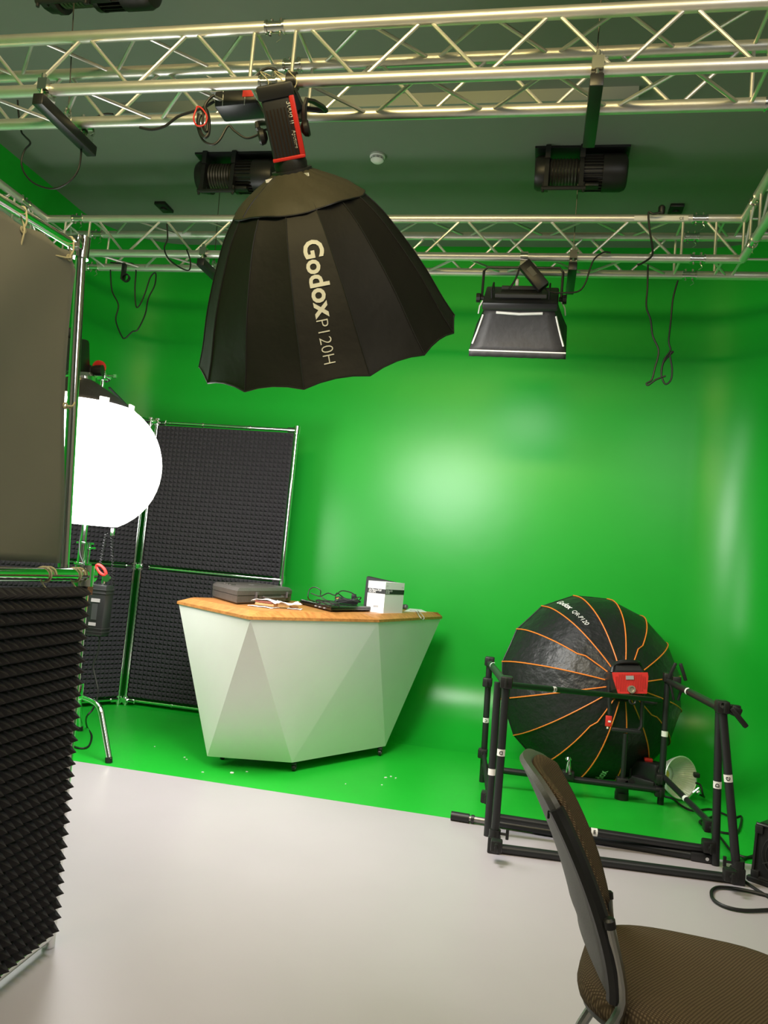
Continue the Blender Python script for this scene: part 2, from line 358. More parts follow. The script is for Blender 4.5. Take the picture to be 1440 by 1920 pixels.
# ------------------------------------------------------------------ spreader bars, clamps, wires, winches
def spreader(x, y0, y1, px_lean, where):
    r = thing('truss_hanger', (x, y0, ZB-.12), 'black steel hanger bar clamped under the %s' % where, 'rigging', 'black hanger bars under the trusses')
    MB().box((x, (y0+y1)/2, ZB-.075), (.05, y1-y0+.12, .05), bev=.004).build('bar', BLKM, r)
    for y in (y0, y1):
        m = MB()
        m.lathe((x-.022, y, ZB), (1, 0, 0), [(0, .0275), (0, .033), (.044, .033), (.044, .0275)], n=20, caps=False)
        m.box((x, y, ZB-.04), (.044, .05, .02)); m.cyl((x, y-.038, ZB-.05), (x, y-.038, ZB+.05), .006, n=8); m.cyl((x, y-.038, ZB+.03), (x, y-.038, ZB+.05), .010, n=6)
        m.box((x, y-.036, ZB+.005), (.044, .02, .05))
        m.build('truss_clamp', ALU2, r)
    ym = (y0+y1)/2
    MB().tube([(x, ym+.02*cos(t), ZB-.02+.035*sin(t)) for t in [2*pi*i/8 for i in range(8)]], .006, closed=True, sub=3).build('shackle', ALU2, r)
    return (x, ym, ZB+.015)
def winch(cx, cy, wx, where, wire_end):
    py = cy; cy = cy-.06
    r = thing('cable_winch', (cx, py, H-.001), 'dark electric cable winch bolted to the ceiling %s' % where, 'winch', 'electric winches on the ceiling')
    zc = H-.128; W = .275
    MB().box((cx, py, H-.008), (.56, .30, .012)).build('mounting_plate', BLKM, r)
    MB().cyl((cx-.20, cy, zc), (cx-.0, cy, zc), .075, n=24).build('drum', BLKM, r)
    m = MB()
    for i in range(9): m.lathe((cx-.185+i*.019, cy, zc), (1, 0, 0), [(0, .080), (.008, .086), (.016, .080)], n=20)
    m.build('wound_cable', mat('steel_wire', (.10, .095, .085), rough=.4, metal=.8), r)
    for x in (-.20, .005):
        m = MB(); m.lathe((cx+x-.012, cy, zc), (1, 0, 0), [(0, .0), (0, .108), (.024, .108), (.024, 0)], n=24)
        m.box((cx+x, cy-.085, zc-.075), (.026, .045, .14)); m.box((cx+x, cy, H-.045), (.03, .22, .08)); m.build('flange', BLKM, r)
    MB().lathe((cx-.272, cy, zc), (1, 0, 0), [(0, .04), (0, .09), (.02, .102), (.06, .104)], n=20).build('gear_housing', BLK, r)
    m = MB(); m.cyl((cx+.01, cy, zc), (cx+.13, cy, zc), .092, n=28)
    for i in range(28):
        a = 2*pi*i/28; p = V((0, cos(a), sin(a)))
        m.box(V((cx+.075, cy, zc))+p*.097, (.11, .004, .018), rot=Matrix.Rotation(a-pi/2, 3, 'X'))
    m.build('motor_body', BLKM, r)
    MB().lathe((cx+.13, cy, zc), (1, 0, 0), [(0, .09), (0, .110), (.11, .110), (.135, .100), (.145, .08), (.145, 0)], n=28).build('fan_cover', BLK, r)
    m = MB(); m.cyl((cx-.225, cy-.10, zc-.145), (cx+.035, cy-.10, zc-.145), .013, n=10)
    for x in (-.215, .022): m.cyl((cx+x, cy-.10, zc-.17), (cx+x, cy-.10, zc-.11), .008, n=8)
    m.build('guide_roller', BLKM, r)
    MB().box((cx+.06, cy-.07, zc-.118), (.10, .05, .02), bev=.004).build('terminal_box', BLK, r)
    e = V(wire_end); MB().tube([(wx, cy-.02, zc), e+V((0, 0, .0))], .0028, smooth=False, n=6).build('wire_rope', mat('steel_wire', (.1, .1, .1)), None, 'thin steel wire rope hanging from the winch %s' % where, 'wire', 'steel wire ropes of the winches')
e1 = spreader(-2.235, Y1, Y1+S+.06, 0, 'front truss at the upper left')
e2 = spreader(.092, Y1, Y1+S+.06, 0, 'front truss at the upper right')
e3 = spreader(.089, Y2, Y2+S+.04, 0, 'back truss, right of the panel light')
e4 = spreader(-2.26, Y2, Y2+S+.04, 0, 'back truss, left of the big softbox')
winch(-2.13, 4.71, -2.24, 'behind the neck of the big black softbox', e4)
winch(.095, 4.71, .085, 'upper right, above the panel light', e3)
winch(-2.13, 3.02, -2.235, 'at the top left corner of the picture', e1)
winch(.095, 3.02, .09, 'at the top edge, right of centre', e2)

# ------------------------------------------------------------------ smoke detector + ceiling plates
c = az(708, 291, H); r = thing('smoke_detector', (c.x, c.y, H), 'small round white smoke detector on the grey ceiling', 'detector')
MB().lathe((c.x, c.y, H), (0, 0, -1), [(0, .048), (.014, .05), (.018, .046)], n=28).build('base', WHITEP, r)
m = MB().lathe((c.x, c.y, H-.018), (0, 0, -1), [(0, .036), (.003, .042), (.018, .042), (.028, .030), (.032, 0)], n=28); m.build('head', WHITEP, r)
m = MB()
for i in range(10): a = 2*pi*i/10; m.box((c.x+cos(a)*.0415, c.y+sin(a)*.0415, H-.030), (.004, .016, .006), rot=Matrix.Rotation(a, 3, 'Z'))
m.build('vent_slots', GREYINK, r)
for (x, y, lab) in ((308, 386, 'small dark square plate on the ceiling above the left end of the back truss'), (1267, 391, 'small dark square plate on the ceiling at the right, above the back truss')):
    c = az(x, y, H); r = thing('ceiling_socket', (c.x, c.y, H), lab, 'socket', 'dark square ceiling sockets')
    MB().box((c.x, c.y, H-.012), (.09, .15, .024), bev=.004).build('plate', BLK, r); MB().lathe((c.x, c.y, H-.024), (0, 0, -1), [(0, .026), (.012, .026), (.014, .018)], n=18).build('outlet', BLKM, r)
# ================================================================== SOFTBOX GENERATOR
def interp(prof, t):
    for (a, ra), (b, rb) in zip(prof, prof[1:]):
        if t <= b: k = (t-a)/(b-a); return ra+(rb-ra)*k
    return prof[-1][1]
def smoothprof(prof, n):
    P = catmull([V((t, r, 0)) for t, r in prof], 6); out = [(p.x, p.y) for p in P]; return out
class Soft:
    def __init__(s, A, d, e1, e2, prof, nr, phi0, sag=.03, scal=.0):
        s.A = V(A); s.d = V(d).normalized(); s.e1 = e1; s.e2 = e2; s.prof = smoothprof(prof, 6); s.nr = nr; s.phi0 = phi0; s.sag = sag; s.scal = scal
    def rib(s, k, t): a = s.phi0+2*pi*k/s.nr; r = interp(s.prof, t); return s.A+s.d*t+(s.e1*cos(a)+s.e2*sin(a))*r
    def pt(s, k, w, t, off=0.):
        p = s.rib(k, t).lerp(s.rib(k+1, t), w); c = s.A+s.d*t; q = 4*w*(1-w)
        T = s.prof[-1][0]; f = t/T
        n = (p-c).normalized(); p = c+(p-c)*(1-s.sag*q*sin(pi*min(1, f*1.1)))+n*off
        if s.scal: p -= s.d*s.scal*q*max(0, (f-.75)/.25)**2
        return p
def gores(sb, root, m, t0, t1, nt=14, nw=6, name='fabric_panel'):
    for k in range(sb.nr):
        rows = [[sb.pt(k, j/nw, t0+(t1-t0)*i/nt) for j in range(nw+1)] for i in range(nt+1)]
        MB().grid(rows).build(name, m, root, smooth=60, recalc=False)
def seams(sb, root, m, r, t0, t1, off=.002, nt=16, name='seam', kinks={}):
    for k in range(sb.nr):
        kk = kinks.get(k, 0)
        MB().tube([sb.pt(k if kk >= 0 else k-1, (kk if kk >= 0 else 1+kk) if (kk and t0+(t1-t0)*i/nt < .075) else (0 if kk >= 0 else 1), t0+(t1-t0)*i/nt, off) for i in range(nt+1)], r, n=6, smooth=False).build(name, m, root)
def decal(sb, root, k, t0, size, body, w0, off=.0035, shear=0, offset=0, m=None, flip=1, fy=1, name='printed_lettering'):
    """lettering printed on gore k, running along the axis from t0; w0 = where its baseline sits across the gore"""
    vs, fs = text2d(body, size, offset, shear=shear); T = sb.prof[-1][0]; out = []
    N_ = 200; tt = [T*i/N_ for i in range(N_+1)]; ss = [0.]
    for i in range(N_): ss.append(ss[-1]+(sb.rib(k, tt[i+1])-sb.rib(k, tt[i])).length)
    def s2t(s_):
        s_ = max(0, min(ss[-1]*.999, s_)); i = max(j for j in range(N_) if ss[j] <= s_); return tt[i]+(tt[i+1]-tt[i])*(s_-ss[i])/(ss[i+1]-ss[i])
    sc0 = ss[min(N_, round(t0/T*N_))]
    for x, y in vs:
        t = s2t(sc0+flip*x); a = (sb.rib(k+1, t)-sb.rib(k, t)).length; w = w0-fy*y/a; out.append(sb.pt(k, w, t, off))
    MB().add(out, fs).build(name, m or PRINT, root, smooth=0)
def cob_text(root, org, ux, uy, body, size, m=PRINT, **kw):
    b = MB(); text_flat(b, body, size, org, ux, uy, **kw); b.build('printed_lettering', m, root, smooth=0)

# ================================================================== BIG HANGING SOFTBOX
A = ay(548, 322, 2.96); M = ay(614, 640, 3.39); d = (M-A).normalized()
vw = ray(585, 480).normalized(); e1 = (_r*.979+_u*.203); e1 = (e1-d*e1.dot(d)).normalized(); e2 = d.cross(e1)
if e2.dot(vw) > 0: e2 = -e2
LEN = (M-A).length
prof = [(0, .07), (.05, .165), (.105, .25), (.20, .335), (.306, .40), (.41, .457), (.514, .507), (.65, .563), (LEN, .605)]
root = thing('hanging_softbox', A, 'big black parabolic softbox with white maker lettering hanging from the front truss', 'softbox')
sb = Soft(A, d, e1, e2, prof, 14, radians(24), sag=.012, scal=.018)
gores(sb, root, FAB, .10, LEN, nt=16, nw=6)
seams(sb, root, BLK, .0028, .10, LEN)
# back cover sheet, a little loose, with hem
cap = MB(); rows = []
for i in range(9):
    t = .0+.128*i/8; row = []
    for j in range(84):
        a = radians(24)+2*pi*j/84; r = interp(sb.prof, t)+.007+.004*(i/8)*sin(a*7+1)+.003*sin(a*17+i); row.append(A+d*(t-.004+.006*(i/8)*sin(a*5))+(e1*cos(a)+e2*sin(a))*r)
    rows.append(row)
cap.grid(rows, closed=True).build('back_cover', FABCAP, root, smooth=60, recalc=False)
MB().tube([V(p)+d*.003 for p in rows[-1][::2]], .0035, n=6, closed=True, sub=2).build('cover_hem', BLK, root)
for a0 in (radians(146), radians(60)):
    MB().tube([A+d*t+(e1*cos(a0)+e2*sin(a0))*(interp(sb.prof, t)+.012) for t in (.0, .04, .08, .12)], .003, n=6).build('zip', BLK, root)
for a0 in (radians(60), radians(150)):
    m = MB(); p = A+d*.012+(e1*cos(a0)+e2*sin(a0))*.115; m.box(p, (.012, .032, .004), rot=rotm(d, e1*cos(a0)+e2*sin(a0))); m.build('velcro_tab', WHITEP, root)
decal(sb, root, 2, .225, .108, 'Godox', .62, offset=.003); decal(sb, root, 2, .500, .070, 'P120H', .64, offset=-.001)
# rim piping + diffuser
MB().tube([sb.pt(k, w, LEN) for k in range(14) for w in (0, .25, .5, .75)], .004, n=6, closed=True, smooth=False).build('rim_piping', BLK, root)
rim = [sb.pt(k, w, LEN-.14)*.95+(A+d*(LEN-.14))*.05 for k in range(14) for w in (0, .5)]
mb = MB(); c0 = A+d*(LEN-.15); mb.add([c0]+rim, [(0, i+1, (i+1) % 28+1) for i in range(28)]); mb.build('diffuser', GLOW2, root, smooth=60)
for i in range(6):   # struts inside from hub to rim are hidden; speed ring
    pass
MB().lathe(A-d*.01, d, [(0, .085), (.02, .085), (.02, .06)], n=32).build('speed_ring', BLKM, root)

# lamp head on it
hd = -d; top = A+hd*.33; right = e1; fr = e2
root = thing('studio_lamp_head', top, 'black and red studio lamp head clamped under the front truss, feeding the big softbox', 'studio lamp')
Rm = rotm(right, fr)    # columns right, fr, up(=right x fr)
upv = right.cross(fr); sgn = 1 if upv.dot(hd) > 0 else -1
def hp(x, y, z): return A+right*x+fr*y+hd*z
MB().lathe(hp(0, 0, .0), hd, [(0, .066), (.03, .070), (.05, .066)], n=32).build('bowens_mount', BLK, root)
MB().box(hp(0, 0, .165), (.128, .12, .23), rot=Rm, bev=.012).build('housing', BLKM, root)
MB().box(hp(.058, .002, .165), (.022, .128, .232), rot=Rm, bev=.006).build('side_stripe', RED, root, label='red side stripe')
MB().box(hp(0, .003, .056), (.134, .128, .014), rot=Rm, bev=.004).build('front_band', RED, root, label='red band')
m = MB()
for i in range(7): m.box(hp(-.05+i*.0145, .062, .15), (.0035, .004, .18), rot=Rm)
m.build('cooling_fins', mat('bronze_mesh', (.05, .03, .018), rough=.4, metal=.7), root)
MB().box(hp(0, 0, .30), (.145, .135, .055), rot=Rm, bev=.010).build('rear_cap', BLK, root)
cob_text(root, hp(.034, .0635, .26), d, right, '300d II', .030, shear=.0); cob_text(root, hp(.034, .0635, .155), d, right, 'Aputure', .020)
# yoke
kL = hp(-.085, 0, .15); kR = hp(.085, 0, .15); tp = V((A.x-.03, 2.93, ZB-.06))
MB().tube([hp(.085, 0, .15), hp(.09, .0, .17), hp(.115, -.02, .25), V((hp(.12, 0, 0).x, 2.98, ZB-.05)), V((A.x, 2.98, ZB-.035))], .011, n=6, sub=3).build('yoke', BLKM, root)
MB().tube([hp(-.085, 0, .15), hp(-.10, .0, .20), V((A.x-.10, 2.98, ZB-.10)), V((A.x, 2.98, ZB-.035))], .011, n=6, sub=3).build('yoke', BLKM, root)
for x, s in ((.07, 1), (-.07, -1)): MB().lathe(hp(x, 0, .15), right*s, [(0, .012), (.012, .030), (.028, .034), (.036, .028)], n=14).build('tilt_knob', BLK, root)
m = MB(); m.lathe((A.x+.0-.02, Y1, ZB), (1, 0, 0), [(0, .0275), (0, .034), (.04, .034), (.04, .0275)], n=18, caps=False); m.box((A.x, Y1+.06, ZB-.045), (.045, .17, .02)); m.cyl((A.x, 2.98, ZB-.09), (A.x, 2.98, ZB-.03), .014); m.build('truss_clamp', BLKM, root)
# power box lying across the truss
c = ay(452, 197, 3.02)
root = thing('power_supply_box', c, 'black power box with a red label strapped to the underside of the front truss', 'power supply')
MB().box(c, (.20, .12, .075), rot=Matrix.Rotation(radians(-4), 3, 'Y'), bev=.012).build('housing', BLKM, root)
MB().box(c+V((.055, -.061, .012)), (.05, .003, .03)).build('red_label', RED, root, label='red label')
m = MB()
for x in (-.055, .045): m.tube([c+V((x, -.065, -.042)), c+V((x-.01, -.068, .05)), V((c.x+x-.02, Y1-.026, ZB+.02)), V((c.x+x-.02, Y1, ZB+.028))], .0016, n=5)
m.build('cable_tie', WHITEP, root); MB().box(c+V((-.085, -.03, .047)), (.09, .03, .022)).build('terminal_strip', GREYINK, root)
m = MB()
for x in (-.01, .05, .11): m.tube([V((A.x-.10+x, 2.84, ZB-.055)), V((A.x-.08+x, 2.825, ZB-.02)), V((A.x-.12+x, 2.825, ZB+.025)), V((A.x-.09+x, 2.86, ZB+.03))], .0022, n=5)
m.build('cable_tie', CORD, None, 'pale cable ties around the front truss joint above the lamp head', 'cable tie')
# cables near the lamp
def pxc(pts, y, z=None): return [ay(a, b, y) for a, b in pts]
cable('power_cable', pxc([(262, 239), (285, 243), (310, 236), (335, 218), (365, 208), (385, 200), (402, 190)], 2.93), .006, 'black cable looping from the front truss into the power box')
cable('power_cable', pxc([(372, 212), (370, 235), (380, 262), (398, 271), (412, 262), (428, 236), (440, 246), (462, 259), (485, 252), (500, 243), (512, 255)], 2.90), .005, 'black cable sagging under the front truss beside the lamp head')
m = MB(); m.tube(pxc([(376, 215), (372, 228), (376, 248), (384, 257), (391, 250), (392, 225), (386, 205), (378, 210)], 2.88), .0075, sub=4); m.tube(pxc([(382, 208), (380, 235), (388, 246), (388, 215), (384, 200), (392, 186), (402, 178)], 2.87), .006, sub=4)
m.build('coiled_cable', CABLE, None, 'short coiled black cable hanging left of the power box', 'cable')
MB().tube(pxc([(368, 205), (363, 222), (370, 236), (384, 233), (388, 218), (378, 203), (370, 200)], 2.86), .0035, closed=True, sub=4).build('red_strap', REDB, None, 'red strap tied around the coiled cable under the front truss', 'strap')
cable('power_cable', pxc([(482, 145), (490, 133), (505, 128), (518, 133), (522, 145)], 2.96), .006, 'black cable hoop on top of the joint of the front truss')
cable('power_cable', pxc([(212, 214), (196, 214), (178, 222), (160, 240), (152, 262), (152, 290), (146, 320), (128, 342), (100, 354), (68, 346), (48, 328), (40, 305), (46, 282), (57, 268), (46, 255), (40, 246), (35, 215), (33, 188)], 3.15), .0045, 'thin black cable hanging in a big loop at the upper left, below the front truss')

# ================================================================== PANEL LIGHT ON BACK TRUSS
tau = radians(40); dd = V((0, sin(tau), -cos(tau))); p2 = V((0, cos(tau), sin(tau))); p1 = V((1, 0, 0)); C0 = ay(977, 560, 4.57)
root = thing('panel_light', C0, 'rectangular black panel light with a flared softbox hanging from the back truss', 'studio lamp')
Rp = rotm(p1, p2)
def pp(x, y, t): return C0+p1*x+p2*y+dd*t
MB().box(pp(0, 0, .0), (.44, .29, .05), rot=Rp, bev=.012).build('housing', BLKM, root)
MB().box(pp(0, -.02, -.035), (.24, .10, .03), rot=Rp, bev=.004).build('control_box', BLK, root)
m = MB(); m.box(pp(0, -.075, -.045), (.30, .02, .02), rot=Rp); m.box(pp(0, .015, -.062), (.235, .022, .016), rot=Rp); m.build('cooling_fins', mat('grey_fin', (.05, .05, .048), rough=.5), root)
m = MB()
for x in (-.085, -.065, -.045): m.box(pp(x, .045, -.05), (.012, .012, .012), rot=Rp)
m.box(pp(-.03, .05, -.075), (.02, .03, .05), rot=Rp, bev=.006); m.build('connector', WHITEP, root, label='white connectors')
MB().box(pp(.045, .032, -.052), (.06, .03, .003), rot=Rp).build('display', mat('display_grey', (.10, .12, .14), rough=.3), root)
for x in (-.17, .165):
    MB().tube([pp(x, -.07, -.02), pp(x, -.07, -.07), pp(x, .07, -.07), pp(x, .07, -.02)], .006, n=6, smooth=False).build('handle', BLK, root)
# flared softbox faces
i0 = [(-.20, -.13), (.20, -.13), (.20, .13), (-.20, .13)]; o0 = [(-.285, -.215), (.285, -.215), (.285, .215), (-.285, .215)]; T0, T1 = .02, .25
for k in range(4):
    a, b = i0[k], i0[(k+1) % 4]; a2, b2 = o0[k], o0[(k+1) % 4]; rows = []
    for i in range(9):
        f = i/8; row = []
        for j in range(9):
            g = j/8; p = V(a).lerp(V(b), g); q = V(a2).lerp(V(b2), g); x, y = p.lerp(q, f); s = 1-.10*sin(pi*f)*(4*g*(1-g))-.02*sin(pi*f)
            row.append(pp(x*s, y*s, T0+(T1-T0)*f))
        rows.append(row)
    MB().grid(rows).build('softbox_side', FABG, root, smooth=60, solid=.003)
def lace(pts, r=.006): return MB().tube(pts, r, n=6, smooth=False)
lace([pp(*o0[0], T1-.004), pp(*o0[1], T1-.004)], .0045).build('piping', WHITEP, root, label='white piping'); lace([pp(-.135, -.142, T0+.015), pp(0, -.148, T0+.02), pp(.135, -.142, T0+.015)], .008).build('piping', WHITEP, root, label='white piping')
for s in (-1, 1):
    lace([pp(s*.212, -.142, .05), pp(s*.225, -.158, .09), pp(s*.245, -.178, .15), pp(s*.268, -.203, .21)], .0055).build('piping', WHITEP, root, label='white piping')
    lace([pp(s*.235, .15, .06), pp(s*.262, .16, .11), pp(s*.27, .165, .16)], .005).build('piping', WHITEP, root, label='white piping')
for k in range(4):
    a2, b2 = o0[k], o0[(k+1) % 4]; rows = []
    for f in (0, .5, 1): rows.append([pp(*(V(a2).lerp(V(b2), j/24)*(1+.012*sin(j*2.1+k)*f)), T1+.035*f) for j in range(25)])
    MB().grid(rows).build('skirt', FABG, root, smooth=60, solid=.002)
MB().add([pp(x*.80, y*.78, T1-.05) for x, y in o0], [(0, 1, 2, 3)]).build('diffuser', GLOW3, root, smooth=0)
yk = [pp(-.235, 0, 0), V((C0.x-.235, 4.57, ZB-.09)), V((C0.x-.215, 4.57, ZB-.065)), V((C0.x+.215, 4.57, ZB-.065)), V((C0.x+.235, 4.57, ZB-.09)), pp(.235, 0, 0)]
MB().tube(yk, .008, n=8, smooth=False).build('yoke', BLKM, root)
for s in (-1, 1): MB().lathe(pp(s*.222, 0, 0), (s, 0, 0), [(0, .014), (.02, .014), (.022, .028), (.045, .028)], n=10).build('tilt_knob', BLK, root)
m = MB(); m.lathe((C0.x-.022, Y2, ZB), (1, 0, 0), [(0, .0275), (0, .034), (.044, .034), (.044, .0275)], n=18, caps=False); m.box((C0.x, Y2, ZB-.048), (.044, .05, .03)); m.cyl((C0.x, Y2, ZB-.085), (C0.x, Y2, ZB-.05), .014); m.build('truss_clamp', ALU2, root)
# battery box hanging obliquely on it
ca = ay(1001, 517, 4.46); ang = atan2(-(540-497), (1022-983))
dirb = (ay(1022, 541, 4.46)-ay(984, 495, 4.46)).normalized(); root = thing('battery_box', ca, 'slim black power adapter hanging diagonally above the panel light', 'power supply')
Rb_ = rotm(dirb, V((0, -1, 0))); MB().box(ca, (.19, .05, .075), rot=Rb_, bev=.006).build('housing', BLK, root)
MB().box(ca+V((0, -.026, 0))-dirb*.02, (.06, .002, .03), rot=Rb_).build('rating_label', mat('faint_label', (.04, .045, .045), rough=.4), root)
cable('power_cable', pxc([(985, 497), (975, 503), (968, 520), (963, 530), (954, 542)], 4.45), .006, 'black cable between the adapter and the panel light')
cable('power_cable', pxc([(1022, 541), (1035, 548), (1060, 549), (1085, 546), (1098, 530), (1106, 505), (1115, 485), (1132, 473), (1145, 474)], 4.50), .005, 'black cable running from the panel light up to the back truss')
# cables at the right end of the back truss
r = thing('cable_plug', ay(1240, 392, 4.58), 'black plug sticking up on the back truss at the right', 'plug'); MB().lathe(ay(1240, 404, 4.58), (0, 0, 1), [(0, .012), (.015, .02), (.05, .02), (.06, .012)], n=12).build('plug_body', BLK, r)
cable('power_cable', pxc([(1240, 398), (1225, 401), (1216, 399), (1218, 430), (1223, 462), (1222, 480), (1205, 493), (1195, 497)], 4.50), .006, 'black cable draped over the right end of the back truss')
cable('power_cable', pxc([(1215, 496), (1214, 540), (1212, 575), (1220, 600), (1224, 630), (1235, 658), (1228, 690), (1222, 712), (1212, 719), (1216, 722), (1230, 712), (1248, 705)], 4.575), .0055, 'left strand of black cable dangling in front of the green wall on the right')
cable('power_cable', pxc([(1271, 526), (1262, 560), (1258, 600), (1254, 640), (1257, 657), (1245, 675), (1240, 700), (1247, 720), (1258, 712), (1260, 690), (1256, 665), (1262, 660), (1244, 680), (1240, 705)], 4.75), .0055, 'right strand of black cable ending in a loop in front of the green wall')
# cables at the left end of the back truss
cable('power_cable', pxc([(207, 506), (210, 545), (222, 572), (217, 600), (228, 630), (235, 634), (248, 622), (258, 618), (272, 590), (278, 560), (290, 535), (292, 512), (282, 520), (272, 550), (262, 572), (255, 574), (253, 540), (255, 505), (248, 494), (230, 494), (207, 492)], 4.80), .005, 'thin black cable hanging in a double loop from the left part of the back truss')
cable('power_cable', pxc([(313, 420), (314, 448), (308, 466), (316, 485), (335, 500), (352, 507), (357, 500), (356, 485), (350, 468)], 4.52), .005, 'black cable wound around the back truss left of the big softbox')
m = MB(); p = ay(232, 497, 4.72); m.box(ay(232, 510, 4.72), (.022, .03, .11)); m.lathe(ay(236, 521, 4.70)-V((0, .01, 0)), (0, 1, 0), [(0, .022), (.0, .03), (.02, .03), (.02, .022)], n=14, caps=False)
m.build('cable_clamp', BLK, None, 'small black hook clamp under the left end of the back truss', 'clamp')
# ================================================================== FOAM
def foam_sheet(root, O, u, v, n, W_, H_, pitch, h, base=.012, name='foam_sheet'):
    """moulded pyramid foam: one sheet, every pyramid is geometry; O lower corner, u/v in-plane, n outward"""
    nu = max(1, round(W_/pitch)); nv = max(1, round(H_/pitch)); pu = W_/nu; pv = H_/nv; m = MB(); vs = []; fs = []
    for j in range(nv+1):
        for i in range(nu+1): vs.append(O+u*(i*pu)+v*(j*pv)+n*base)
    k = len(vs)
    for j in range(nv):
        for i in range(nu):
            jt = (random.random()-.5)*.1*pitch; sg = h*(1+.08*(random.random()-.5))
            vs.append(O+u*((i+.5)*pu+jt)+v*((j+.5)*pv-.10*pitch+jt)+n*(base+sg)); a = j*(nu+1)+i; b = a+1; c = b+nu+1; d_ = a+nu+1
            for e, g in ((a, b), (b, c), (c, d_), (d_, a)): fs.append((e, g, k))
            k += 1
    # back + sides
    q = [O, O+u*W_, O+u*W_+v*H_, O+v*H_]; b0 = len(vs); vs += q
    c4 = [0, nu, (nv+1)*(nu+1)-1, nv*(nu+1)]
    fs.append((b0+3, b0+2, b0+1, b0))
    for i in range(4): fs.append((b0+i, b0+(i+1) % 4, c4[(i+1) % 4], c4[i]))
    return m.add(vs, fs).build(name, FOAM, root, smooth=0, recalc=False)
def tube_clamp(root, p, d, name='corner_clamp'):
    p = V(p); d = V(d).normalized(); m = MB(); m.cyl(p-V((0, 0, .03)), p+V((0, 0, .03)), .024, n=14); m.cyl(p, p+d*.07, .021, n=14)
    q = d.cross(V((0, 0, 1))); m.cyl(p+q*.018+d*.03, p+q*.045+d*.03, .005, n=6); m.cyl(p-q*.018, p-q*.04, .005, n=6); return m.build(name, CHROME, root)
RT = .016
# ---- far panel facing the room, behind the desk
P0 = az(235, 1315, .03); P1 = az(530, 1345, .03); P0 = V((P0.x, 5.55, .03)); ztop = ay(294, 792, 5.55).z; P1 = V((ay(556, 814, 5.55).x, 5.55, .03)); zmid = ay(262, 1062, 5.55).z
root = thing('acoustic_panel', V((P0.x, 5.55, 0)), 'dark pyramid foam panel in a chrome frame behind the left end of the white desk', 'acoustic panel')
for P, z1 in ((P0, ztop+.03), (P1, ztop+.03)): MB().cyl((P.x, P.y, .0), (P.x, P.y, z1), RT, n=14).build('post', CHROME, root)
for z in (.045, zmid, ztop): MB().cyl((P0.x, 5.55, z), (P1.x, 5.55, z), RT*.8, n=12).build('rail', CHROME, root)
wd = P1.x-P0.x
for z0, z1 in ((.07, zmid-.02), (zmid+.02, ztop-.025)): foam_sheet(root, V((P0.x+.02, 5.55, z0)), ex, V((0, 0, 1)), -ey, wd-.04, z1-z0, .0345, .026)
for z in (.045, zmid, ztop): tube_clamp(root, (P0.x, 5.55, z), (1, 0, 0)); tube_clamp(root, (P1.x, 5.55, z), (-1, 0, 0))
m = MB()
for f in (.33, .67):
    for z in (ztop, .045): m.lathe((P0.x+wd*f, 5.55, z), (1, 0, 0), [(0, .014), (0, .018), (.012, .018), (.012, .014)], n=12)
m.build('cable_tie', ALU2, root)
# ---- far panel along the left wall
Q0 = V((P0.x-.048, 5.525, 0)); Q1 = az(118, 1330, 0); u = (Q1-Q0); L_ = 1.15; u = u.normalized(); n = V((-u.y, u.x, 0)); n = n if n.x > 0 else -n
root = thing('acoustic_panel', Q0, 'tall dark pyramid foam panel at an angle along the left wall, behind the lit lantern', 'acoustic panel')
for P in (Q0, Q0+u*L_): MB().cyl(P, P+V((0, 0, ztop+.03)), RT, n=14).build('post', CHROME, root)
for z in (.045, zmid, ztop): MB().cyl(Q0+V((0, 0, z)), Q0+u*L_+V((0, 0, z)), RT*.8, n=12).build('rail', CHROME, root); tube_clamp(root, Q0+V((0, 0, z)), u)
for z0, z1 in ((.07, zmid-.02), (zmid+.02, ztop-.025)): foam_sheet(root, Q0+u*(L_-.03)+V((0, 0, z0)), -u, V((0, 0, 1)), n, L_-.045, z1-z0, .0345, .026)
for z in (.045, zmid, ztop):
    m = MB(); a = Q0.lerp(V((P0.x, 5.55, 0)), .5)+V((0, 0, z)); m.box(a+V((0, -.02, 0)), (.10, .02, .035), bev=.004)
    for s in (-1, 1): m.cyl(a+V((s*.05, -.02, 0)), a+V((s*.12, -.035, 0)), .008, n=8); m.cyl(a+V((s*.12, -.035, -.012)), a+V((s*.12, -.035, .012)), .006, n=8)
    m.build('joining_clamp', CHROME, root)

# ================================================================== NEAR FRAME: cloth above, foam below
B0 = az(93, 1752, .035); B1 = az(0, 1826, .035); u = (B1-B0); u.z = 0; u.normalize()
T0_ = ay(158, 1078, B0.y+.02)
root = thing('backdrop_frame', V((B0.x, B0.y, 0)), 'chrome frame at the left edge with grey cloth above and black pyramid foam below', 'backdrop frame')
up = (T0_-B0).normalized(); n = u.cross(up); n = n if n.x > 0 else -n; LW = 1.0
MB().cyl(B0-up*.035, T0_, .018, n=16).build('post', CHROME, root)
MB().cyl(B0-up*.035+u*LW, T0_+u*LW, .018, n=16).build('post', CHROME, root)
MB().cyl(B0+u*.0, B0+u*LW, .016, n=16).build('rail', CHROME, root)
MB().cyl(T0_+n*.0+up*.0-u*.0, T0_+u*LW, .019, n=16).build('rail', CHROME, root)
m = MB(); m.cyl(T0_-up*.035, T0_+up*.03, .030, n=16); m.lathe(T0_+n*.0-u*.035, u, [(0, .0), (0, .027), (.06, .027), (.06, .02)], n=16); m.box(T0_-up*.045+n*.01, (.03, .03, .03)); m.build('corner_clamp', CHROME, root)
hgt = (T0_-B0).length
foam_sheet(root, B0+u*(LW-.03)+up*.012-n*.004, -u, up, n, LW-.035, hgt-.047, .0345, .036, base=.012)
